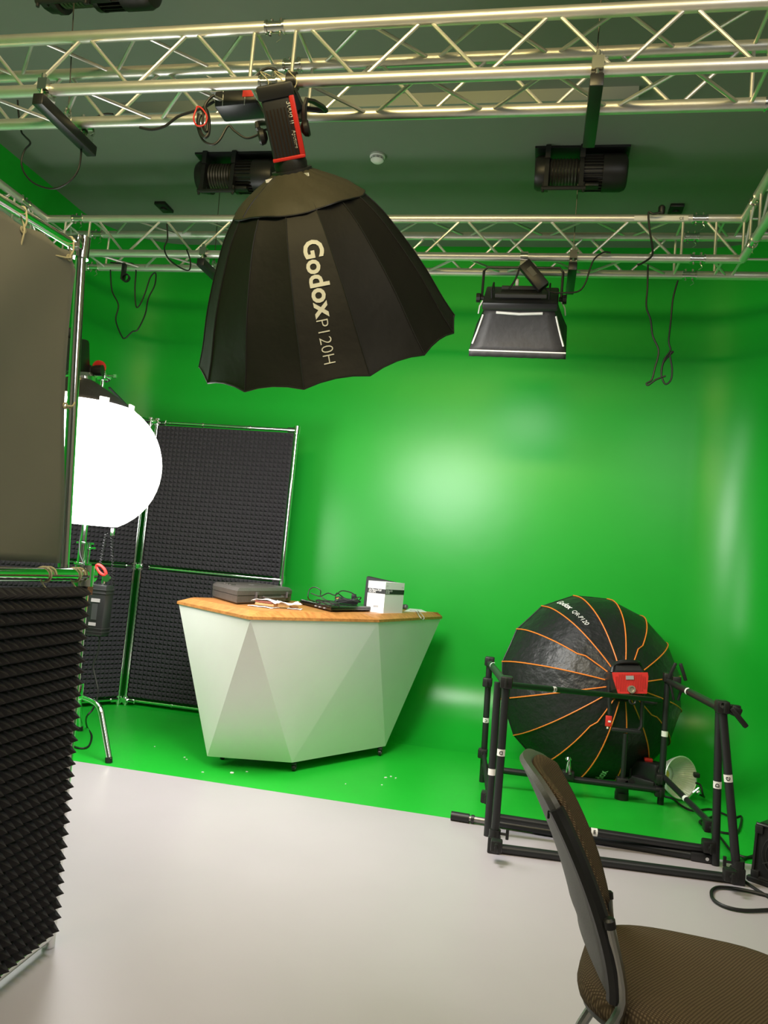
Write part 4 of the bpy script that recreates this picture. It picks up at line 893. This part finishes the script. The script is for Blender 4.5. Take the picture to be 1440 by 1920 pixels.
MB().tube([bf(-.085, .06, -.06), bf(-.07, .10, -.06), bf(-.04, .118, -.03), bf(.05, .118, -.03), bf(.08, .10, -.06), bf(.095, .06, -.06)], .013, n=8, sub=3).build('carry_handle', BLK, root)
MB().prism([bf(-.075, .062, -.03), bf(.085, .062, -.03), bf(.07, .115, -.045), bf(-.06, .115, -.045)], -hd*.05).build('top_housing', BLKM, root, smooth=0)
# yoke
yk = ay(1143, 1290, 4.84); yb1 = ay(1203, 1366, 4.84); yl = [ay(1143, 1275, 4.84), ay(1142, 1300, 4.84), ay(1143, 1340, 4.84)]
MB().tube(yl, .012, n=8).build('yoke_arm', BLKM, root)
MB().tube([ay(1205, 1300, 4.86), ay(1204, 1330, 4.86), ay(1203, 1362, 4.86), ay(1196, 1370, 4.85), ay(1150, 1368, 4.84)], .012, n=8, smooth=False).build('yoke_arm', BLKM, root)
p = ay(1141, 1352, 4.83); MB().box(p, (.036, .02, .062), bev=.003).build('red_tag', REDB, root, label='red label tag'); m = MB(); m.box(p+V((.004, -.0115, .0)), (.016, .002, .010)); m.box(p+V((-.004, 0, -.037)), (.010, .01, .014)); m.build('tag_mark', WHITEP, root)
MB().box(ay(1174, 1370, 4.84), (.17, .03, .022), bev=.004).build('yoke_bar', BLKM, root)
q = ay(1173, 1375, 4.84); q2 = az(1172, 1425, .0); MB().cyl(q, V((q.x, q.y, .10)), .014, n=12).build('spigot', BLKM, root)
m = MB(); m.box(V((q.x, q.y, .075)), (.07, .06, .10), bev=.008); m.box(V((q.x+.04, q.y-.02, .11)), (.05, .02, .03), rot=Matrix.Rotation(-.6, 3, 'Y')); m.cyl((q.x, q.y, 0), (q.x, q.y, .04), .04, n=16); m.build('tilt_mount', BLK, root)
m = MB(); m.cyl(ay(1205, 1315, 4.87), ay(1225, 1318, 4.87), .02, n=12); m.cyl(ay(1225, 1318, 4.87), ay(1232, 1318, 4.87), .012, n=10); m.cyl(ay(1231, 1308, 4.87), ay(1231, 1318, 4.87), .008, n=8); m.build('tilt_lock', BLKM, root)

# ================================================================== BLACK PIPE FRAME
RP = .0185
root = thing('pipe_frame', V((.45, 4.1, 0)), 'black frame of clamped pipes with white letter stickers standing on the floor', 'frame')
def pipe(a, b, r=RP, m=TUBE, name='pipe'): return MB().cyl(a, b, r, n=14).build(name, m, root)
f1 = az(925, 1598, 0); f1t = pole(941, 1278, f1); g1 = az(1382, 1657, 0); g1t = ay(1354, 1325, g1.y-.02)
f2 = az(914, 1567, 0); f2t = ay(934, 1279, f2.y); g2 = az(1341, 1622, 0); g2t = ay(1349, 1325, g2.y-.05)
b1 = az(904, 1466, 0); b1t = ay(918, 1240, b1.y-.05); b2 = az(1238, 1508, 0); b2t = pole(1250, 1270, b2)
pipe(f1+V((0, 0, .02)), f1t); pipe(g1+V((0, 0, .02)), g1t); pipe(f2, f2t); pipe(g2, g2t); pipe(b1, b1t); pipe(b2, b2t)
z0 = .02; pipe(V((f1.x, f1.y, z0)), V((g1.x, g1.y, z0)), .02)              # front foot rail
pipe(ay(935, 1533, f2.y+.03), ay(1338, 1594, g2.y+.03))                       # lower rail between second posts
pipe(b1t+V((0, 0, -.01)), f1t+V((0, 0, -.01))); pipe(b2t+V((0, 0, -.02)), g1t+V((0, 0, -.01)))         # side top rails
pipe(ay(945, 1283, f1.y+.03), ay(1238, 1313, b2.y-.08), .014)                         # top bar through to the far right post
pipe(ay(930, 1443, b1.y-.12), ay(1240, 1482, b2.y-.05))                       # back lower bar
pipe(ay(907, 1412, b1.y-.05), ay(922, 1545, f2.y+.12), .014)                          # left side lower bar
pipe(ay(1246, 1458, b2.y-.06), ay(1338, 1550, g2.y+.10), .016)                        # right side lower bar
def clampb(p, s=1., rot=0.): 
    m = MB(); R0_ = Matrix.Rotation(rot, 3, 'Y'); m.box(p, (.055*s, .06*s, .055*s), rot=R0_, bev=.008); m.cyl(p+V((0, -.03*s, 0)), p+V((0, -.055*s, 0)), .008, n=8); m.box(p+V((0, -.062*s, .004)), (.012, .012, .045*s), rot=R0_, bev=.003)
    return m.build('clamp', BLK, root)
for p in (f1t, V(b1t), b2t, g1t, ay(914, 1279, b1.y-.06), ay(905, 1412, b1.y-.03), ay(912, 1442, b1.y-.1), ay(912, 1494, f2.y+.2), ay(1238, 1460, b2.y-.03), ay(1236, 1484, b2.y-.04), ay(1330, 1548, g2.y+.08), ay(1328, 1586, g2.y-.0)): clampb(p)
clampb(az(931, 1585, .07), .9); clampb(az(1368, 1640, .07), .9)
for p, qd in ((f1, 1), (g1, -1)):
    m = MB(); m.box(V((p.x, p.y, .035)), (.055, .05, .07), bev=.006); m.cyl((p.x, p.y, .03), (p.x, p.y, .10), .026, n=14); m.cyl((p.x+.02, p.y-.0, .085), (p.x+.05*1, p.y, .085), .006, n=8) if qd > 0 else m.cyl((p.x-.05, p.y, .085), (p.x-.02, p.y, .085), .006, n=8)
    m.box(V((p.x+.055*qd, p.y, .085)), (.014, .012, .045), bev=.003); m.build('elbow_joint', BLK, root)
# clamp with chrome screw on the back bar
p = ay(1065, 1453, b1.y-.08); m = MB(); m.box(p, (.07, .06, .05), bev=.008); m.cyl(p, p+V((0, 0, .06)), .016, n=10); m.build('super_clamp', BLK, root); m = MB(); m.cyl(p+V((.008, -.03, .01)), p+V((.0, -.02, .085)), .008, n=10); m.cyl(p+V((-.012, -.03, .02)), p+V((-.006, -.03, .08)), .005, n=8); m.lathe(p+V((-.004, 0, .08)), (0, 0, 1), [(0, .012), (.01, .020), (.022, .012)], n=10); m.build('chrome_screw', CHROME, root)
# spring clips at the upper right
def clipb(p, s, lab=None):
    p = V(p); m = MB()
    m.box(p+V((0, 0, 0)), (.05, .04, .06), bev=.008)
    for k in (-1, 1): m.box(p+V((.03*k*s, -.02, .06)), (.018, .02, .10), rot=Matrix.Rotation(-.35*k, 3, 'Y'), bev=.004)
    for k in (-1, 1): m.box(p+V((.022*k, -.02, -.06)), (.014, .02, .09), rot=Matrix.Rotation(.25*k, 3, 'Y'), bev=.004)
    m.build('spring_clip', BLK, root)
clipb(ay(1268, 1278, b2.y-.12), 1)
c = ay(1390, 1335, g1t.y); m = MB(); m.box(ay(1372, 1327, g1t.y), (.07, .03, .028), bev=.004); m.box(ay(1385, 1345, g1t.y-.02), (.10, .03, .022), rot=Matrix.Rotation(radians(48), 3, 'Y'), bev=.006); m.box(ay(1378, 1333, g1t.y), (.05, .045, .045), rot=Matrix.Rotation(radians(20), 3, 'Y'), bev=.01); m.build('spring_clip', BLK, root)
MB().lathe(ay(1354, 1322, g1t.y-.02), (0, -1, 0), [(0, .012), (.012, .012)], n=12).build('bolt', CHROME, root)
# white letter stickers
def psticker(p, ax_, L_, txt='', r=RP, rot90=False):
    ax_ = V(ax_).normalized(); view = -(p-V((0, 0, EYE))).normalized(); nn_ = (view-ax_*view.dot(ax_)).normalized(); sd = ax_.cross(nn_); rows = []
    for t in (-.5, .5): rows.append([p+ax_*(L_*t)+(nn_*cos(a)+sd*sin(a))*(r+.0012) for a in [radians(x) for x in (-65, -40, -15, 15, 40, 65)]])
    MB().grid(rows).build('sticker', WHITEP, root, label='white sticker', smooth=60)
    if txt:
        m = MB(); s = min(L_*.75, .026); ux, uy = (-sd, ax_) if not rot90 else (ax_, sd); vs, fs = text2d(txt, s, .0008, 'CENTER'); m.add([p+nn_*(r+.003)+ux*x+uy*(y-s*.35) for x, y in vs], fs); m.build('letter', INK, root, smooth=0)
def onp(a, b, px, py, ):
    best = min(range(201), key=lambda i: ((lambda w: (w[0]-px)**2+(w[1]-py)**2)(pr(a.lerp(b, i/200))))); return a.lerp(b, best/200)
def pr(P): q = P-V((0, 0, EYE)); dd_ = q.dot(_f); return (720+FPX*q.dot(_r)/dd_, 960-FPX*q.dot(_u)/dd_)
psticker(onp(g1, g1t, 1362, 1458), g1t-g1, .032, 'G', rot90=True); psticker(onp(g2, g2t, 1345, 1470), g2t-g2, .032, 'D', rot90=True)
psticker(onp(f1, f1t, 931, 1410), f1t-f1, .030, 'D'); psticker(onp(f2, f2t, 922, 1447), f2t-f2, .030); psticker(onp(b1, b1t, 911, 1350), b1t-b1, .028, 'C')
psticker(onp(b2, b2t, 1242, 1375), b2t-b2, .032)
a, b = ay(935, 1533, f2.y+.03), ay(1338, 1594, g2.y+.03); psticker(onp(a, b, 1114, 1556), b-a, .030, 'E', rot90=True)
a, b = ay(945, 1283, f1.y+.03), ay(1238, 1313, b2.y-.08); psticker(onp(a, b, 1037, 1293), b-a, .026, 'E', r=.014, rot90=True)
a, b = ay(930, 1443, b1.y-.12), ay(1240, 1482, b2.y-.05); psticker(onp(a, b, 1051, 1458), b-a, .028, 'H', rot90=True)
a, b = b2t+V((0, 0, -.02)), g1t+V((0, 0, -.01)); psticker(onp(a, b, 1295, 1291), b-a, .03)
a, b = ay(1246, 1458, b2.y-.06), ay(1338, 1550, g2.y+.10); psticker(onp(a, b, 1285, 1500), b-a, .03, r=.016)
a, b = b1t, f1t; psticker(onp(a, b, 928, 1247), b-a, .025)
# loose telescopic pole lying on the floor
a = az(846, 1529, .022); b = az(1328, 1608, .022); root = thing('telescopic_pole', a, 'black telescopic pole lying on the floor through the pipe frame', 'pole')
dl = (b-a).length; ud = (b-a).normalized(); MB().cyl(a, a+ud*.09, .022, n=16).build('end_cap', BLK, root)
MB().cyl(a+ud*.09, a+ud*.22, .015, n=14).build('inner_tube', mat('worn_steel', (.25, .24, .23), rough=.35, metal=.8), root); MB().cyl(a+ud*.22, a+ud*.40, .0175, n=14).build('middle_tube', TUBE, root); MB().cyl(a+ud*.40, b-ud*.05, .021, n=14).build('outer_tube', TUBE, root)
m = MB(); m.lathe(a+ud*.10, ud, [(0, .017), (.0, .020), (.015, .020), (.015, .017)], n=14); m.build('collar', BLKM, root)
MB().box(b-ud*.03, (.10, .05, .04), rot=rotm(ud, V((-ud.y, ud.x, 0))), bev=.006).build('end_bracket', BLKM, root); MB().cyl(b-ud*.01+V((0, -.028, 0)), b-ud*.01+V((0, -.022, 0)), .008, n=10).build('bolt', CHROME, root)

# ================================================================== REFLECTOR LAMP ON THE FLOOR
c = ay(1277, 1458, 5.0); axm = V((.55, -.80, .10)).normalized(); root = thing('reflector_lamp', V((c.x, c.y, 0)), 'studio lamp with ribbed silver reflector bowl on the floor behind the pipe frame', 'studio lamp')
RB_ = .122; x_ = axm.orthogonal().normalized(); y_ = axm.cross(x_); rows = []
for t, r in ((0, RB_), (-.03, .112), (-.07, .093), (-.11, .066), (-.13, .050)):
    rows.append([c+axm*t+(x_*cos(2*pi*j/96)+y_*sin(2*pi*j/96))*(r+(.0018 if j % 2 else -.0018)) for j in range(96)])
MB().grid(rows, closed=True).build('reflector_bowl', SILVER, root, smooth=0, solid=.002)
MB().tube([c+(x_*cos(2*pi*j/32)+y_*sin(2*pi*j/32))*RB_ for j in range(32)], .004, closed=True, smooth=False).build('rim', SILVER, root)
MB().tube([c-axm*.125+(x_*cos(2*pi*j/24)+y_*sin(2*pi*j/24))*.058 for j in range(24)], .004, closed=True, smooth=False).build('mount_ring', BLK, root)
MB().lathe(c-axm*.132, axm, [(0, .05), (.002, .05), (.004, .0)], n=24).build('led_base', WHITEP, root); MB().lathe(c-axm*.128, axm, [(0, .026), (.006, .026), (.010, .018), (.010, 0)], n=20).build('led_chip', YEL, root)
hb = c-axm*.25+V((-.0, 0, -.01)); Rh = rotm(axm, V((0, 0, 1))); MB().box(hb, (.22, .13, .13), rot=Rh, bev=.014).build('housing', BLKM, root); MB().box(hb-axm*.115, (.02, .12, .14), rot=Rh, bev=.006).build('rear_cap', BLK, root)
MB().box(hb+V((-.02, .0, .075)), (.05, .04, .02), bev=.005).build('red_switch', RED, root, label='red switch')
m = MB(); m.box(V((hb.x, hb.y, .035)), (.20, .16, .07), rot=Matrix.Rotation(.9, 3, 'Z'), bev=.01); m.build('control_box', BLK, root)
m = MB(); q = ay(1300, 1486, 4.93); m.cyl(q, q+V((.03, -.0, .03)), .008, n=10); m.cyl(q+V((.0, 0, -.0)), q+V((-.045, -.02, -.05)), .005, n=8); m.cyl(q+V((.02, 0, .0)), q+V((.035, 0, .01)), .012, n=10); m.build('tilt_lock', CHROME, root)
MB().box(ay(1306, 1453, 5.03), (.035, .04, .028), bev=.006).build('knob', BLK, root)
MB().tube([ay(1304, 1468, 5.0), ay(1313, 1472, 5.0), ay(1318, 1490, 5.0), az(1320, 1494, .012), ay(1306, 1486, 4.95)], .006, n=7).build('yoke_wire', BLK, root)
m = MB(); q = az(1268, 1490, .1)
for s in (-1, 1): m.box(ay(1268, 1482, 4.75)+V((.012*s, 0, .0)), (.012, .012, .10), rot=Matrix.Rotation(radians(-50), 3, 'Y'))
m.build('metal_clip', ALU2, root)
cable('power_cable', [az(1222, 1447, .06), az(1216, 1430, .02), az(1208, 1428, .02), az(1200, 1434, .008), az(1196, 1440, .008)], .005, 'black cable behind the foot of the round softbox')
cable('power_cable', [az(x, y, .008) for x, y in [(1186, 1475), (1192, 1470), (1204, 1468), (1240, 1490), (1262, 1498), (1280, 1512), (1300, 1520), (1330, 1517), (1352, 1524), (1375, 1533), (1390, 1531), (1387, 1552), (1378, 1562), (1350, 1560), (1320, 1548), (1312, 1540), (1325, 1535), (1350, 1526)]], .006, 'black cable coiling on the green floor behind the right posts')
cable('power_cable', [az(x, y, .008) for x, y in [(1345, 1563), (1355, 1575), (1372, 1596), (1392, 1606), (1410, 1607), (1425, 1600), (1440, 1600)]], .006, 'black cable running from the coil towards the fan box at the right edge')
cable('power_cable', [az(x, y, .008) for x, y in [(1368, 1628), (1378, 1620), (1395, 1610), (1410, 1605), (1430, 1598)]], .006, 'short black cable crossing near the fan box')
cable('power_cable', [az(x, y, .008) for x, y in [(1360, 1625), (1378, 1637), (1400, 1655), (1425, 1672), (1455, 1690)]], .006, 'black cable passing under the front corner of the pipe frame to the right')
cable('power_cable', [az(x, y, .009) for x, y in [(1480, 1688), (1440, 1679), (1400, 1670), (1370, 1665), (1345, 1664), (1334, 1672), (1338, 1687), (1360, 1700), (1395, 1707), (1440, 1706), (1480, 1703)]], .007, 'thick black cable looping on the grey floor in front of the pipe frame')

# ================================================================== FAN BOX AT THE RIGHT EDGE
p = az(1428, 1666, 0); pl = az(1408, 1648, 0); n_f = V((-.72, -.69, 0)).normalized(); ux = V((.69, -.72, 0)).normalized(); ux = V((.80, -.60, 0)).normalized(); n_f = V((-.60, -.80, 0)).normalized()
org = az(1407, 1650, 0); Wf = .27; Hf = .24; Df = .30; root = thing('fan_box', org, 'black box with a round fan grille at the right edge of the picture', 'device')
tiltz = V((.055, .03, 1)).normalized(); upf = tiltz
fo_ = org+V((0, 0, .015)); P = lambda x, z, o: fo_+ux*x+upf*z+n_f*o
MB().prism([P(.0, .0, 0), P(Wf, 0, 0), P(Wf, Hf, 0), P(.02, Hf, 0), P(.0, Hf-.02, 0)], -n_f*Df).build('housing', BLKM, root, smooth=0)
MB().tube([P(.01, .01, .004), P(Wf-.01, .01, .004), P(Wf-.01, Hf-.01, .004), P(.01, Hf-.01, .004)], .010, n=8, closed=True, smooth=False).build('front_bezel', BLK, root)
m = MB()
for r in (.02, .035, .05, .065, .08, .095): m.tube([P(Wf/2+cos(2*pi*i/28)*r, Hf/2+sin(2*pi*i/28)*r, .008) for i in range(28)], .0022, n=5, closed=True, smooth=False)
for a in (.5, 2.07, 3.64, 5.2): m.tube([P(Wf/2, Hf/2, .009), P(Wf/2+cos(a)*.10, Hf/2+sin(a)*.10, .009)], .003, n=5, smooth=False)
m.build('fan_grille', mat('grille_black', (.03, .03, .03), rough=.35), root)
m = MB()
for x, z in ((.02, .02), (.02, Hf-.03), (Wf-.02, .02), (Wf-.02, Hf-.03)): m.box(P(x, z, .006), (.035, .02, .035), rot=rotm(ux, n_f), bev=.004)
m.box(P(.06, -.002, .01), (.14, .03, .02), rot=rotm(ux, n_f), bev=.004); m.build('corner_guard', BLK, root)
m = MB()
for x in (.04, Wf-.04):
    for o in (-.04, -Df+.04): q = P(x, 0, o); m.cyl((q.x, q.y, 0), (q.x, q.y, q.z+.004), .014, n=10)
m.build('rubber_foot', BLK, root)
# ================================================================== CHAIR
SH = .45
fw = V((.985, -.17, 0)).normalized(); sd = V((.17, .985, 0)).normalized()       # forward, far side
C = V((.155, 1.735, 0)); CS = C+V((0, .025, 0)); sB = V((.03, .995, 0)).normalized()                                                     # middle of the seat's rear edge
root = thing('stacking_chair', C+fw*.22, 'office visitor chair with brown woven seat and dark plastic back shell in the right foreground', 'chair')
# seat cushion: rounded outline, domed
def seat_outline(k, z, n=48):
    out = []
    for i in range(n):
        a = 2*pi*i/n; ca, sa = cos(a), sin(a); e = .62
        x = abs(ca)**e*(1 if ca > 0 else -1)*.235; y = abs(sa)**e*(1 if sa > 0 else -1)*(.222+.018*(x/.235))
        out.append(CS+fw*(.235+x*k)+sd*(y*k)+V((0, 0, z-.010*max(0, x/.235-.4)*k)))
    return out
rows = [seat_outline(k, SH+z) for k, z in ((.80, -.062), (.93, -.056), (.985, -.044), (1.0, -.030), (.985, -.014), (.95, -.004), (.85, .002), (.6, .004), (.3, .001), (.001, .0))]
MB().grid(rows, closed=True).add(rows[0], [tuple(range(48))]).build('seat', UPH, root, smooth=60)
MB().grid([seat_outline(.84, SH-.066), seat_outline(.95, SH-.060), seat_outline(.955, SH-.045)], closed=True).add(seat_outline(.84, SH-.066), [tuple(range(48))]).build('seat_pan', SHELL, root, smooth=40)
# back: u across (-1 near .. 1 far), v height 0..1
ZB0 = .455; ZB1 = .828
def bk(u, v, off):
    hw = .178+.020*sin(pi*min(1, v*1.1))
    top = (1-abs(u)**3.2)
    z = ZB0+(ZB1-ZB0)*v*(.90+.10*top)
    if v < .3: z += (.3-v)/.3*.06*(1-u*u)*1.0
    lean = -.150*v**1.65-.009*u*v*v
    conc = -.056*(1-u*u)
    x = .049+lean+conc
    nx = 1
    return C+fw*(x+off)+sB*(u*hw)+V((0, 0, z+off*.25))
NU, NV = 22, 26
def closed_slab(o0, o1, us, v0, v1, edge):
    """slab between offsets o0 (rear) and o1 (front), rounded at the rim"""
    m = MB(); ring = []
    A_ = [[bk(us*(2*j/NU-1), v0+(v1-v0)*i/NV, 0) for j in range(NU+1)] for i in range(NV+1)]
    def layer(off, k):
        out = []
        for i in range(NV+1):
            r = []
            for j in range(NU+1):
                u = (2*j/NU-1); v = i/NV; kk = 1-k
                r.append(bk(us*u*kk, v0+(v1-v0)*(.5+(v-.5)*kk), off))
            out.append(r)
        return out
    Ls = [layer(o0, edge), layer(o0*.5+o1*.5, 0), layer(o1, edge)]
    m.grid(Ls[0]); m.grid(Ls[2])
    per = [(0, j) for j in range(NU+1)]+[(i, NU) for i in range(1, NV+1)]+[(NV, j) for j in range(NU-1, -1, -1)]+[(i, 0) for i in range(NV-1, 0, -1)]
    m.grid([[L[i][j] for i, j in per] for L in Ls], closed=True)
    return m
def build_welded(m, name, material, sm):
    bm = bmesh.new(); vs = [bm.verts.new(v) for v in m.v]
    for f in m.f:
        try: bm.faces.new([vs[i] for i in f])
        except ValueError: pass
    bmesh.ops.remove_doubles(bm, verts=bm.verts[:], dist=.0002); bm.verts.ensure_lookup_table(); bm.verts.index_update()
    q = MB(); q.v = [v.co.copy() for v in bm.verts]; q.f = [tuple(v.index for v in f.verts) for f in bm.faces]; bm.free(); return q.build(name, material, root, smooth=sm)
build_welded(closed_slab(-.006, .016, 1.0, 0, 1, .035), 'back_shell', SHELL, 50)
build_welded(closed_slab(.010, .032, .92, .07, .965, .06), 'back_cushion', UPHB, 60)
# near edge rim of the shell, darker side band
MB().tube([bk(-1.0, v/20, .005) for v in range(0, 20)], .0155, n=8, smooth=False).build('side_band', BLK, root)
MB().tube([bk(1.0, v/20, .005) for v in range(0, 20)], .0155, n=8, smooth=False).build('side_band', BLK, root)
# steel frame: rear uprights run down into the rear legs, front legs, seat rails
for s in (-1, 1):
    p0 = bk(s*1.02, .40 if s < 0 else .12, .016)+sd*(s*.004); p1 = bk(s*1.02, .02, .016)+sd*(s*.004); p2 = C+fw*.055+sd*(s*.205)+V((0, 0, SH-.06)); p3 = C+fw*.035+sd*(s*.215)+V((0, 0, .22)); p4 = C+fw*(-.055)+sd*(s*.225)+V((0, 0, .012))
    MB().tube([p0, p1, p2], .0095, n=10).build('back_upright', STEELG, root)
    MB().lathe(p0, p0-p1, [(0, .0115), (.014, .0115), (.018, .007)], n=12).build('upright_cap', BLK, root)
    lg = MB().tube([C+fw*.12+sd*(s*.185)+V((0, 0, SH-.078)), C+fw*.02+sd*(s*.19)+V((0, 0, .26)), C+fw*(-.085)+sd*(s*.195)+V((0, 0, .012))], .012, n=10).build('leg', STEELG, root)
    MB().cyl(C+fw*(-.083)+sd*(s*.195)+V((0, 0, .02)), C+fw*(-.088)+sd*(s*.195)+V((0, 0, .0)), .015, n=12).build('foot_cap', BLK, lg)
    lg = MB().tube([p2, p3+fw*.16, C+fw*.46+sd*(s*.215)+V((0, 0, .012))], .012, n=10).build('leg', STEELG, root)
    MB().cyl(C+fw*.458+sd*(s*.215)+V((0, 0, .02)), C+fw*.465+sd*(s*.215)+V((0, 0, 0)), .015, n=12).build('foot_cap', BLK, lg)
    MB().tube([C+fw*.05+sd*(s*.185)+V((0, 0, SH-.078)), C+fw*.40+sd*(s*.185)+V((0, 0, SH-.082))], .010, n=8, smooth=False).build('seat_rail', STEELG, root)
MB().box(bk(-.84, .86, -.010), (.005, .006, .016), rot=rotm(fw, sd), bev=.002).build('screw_hole', BLK, root)
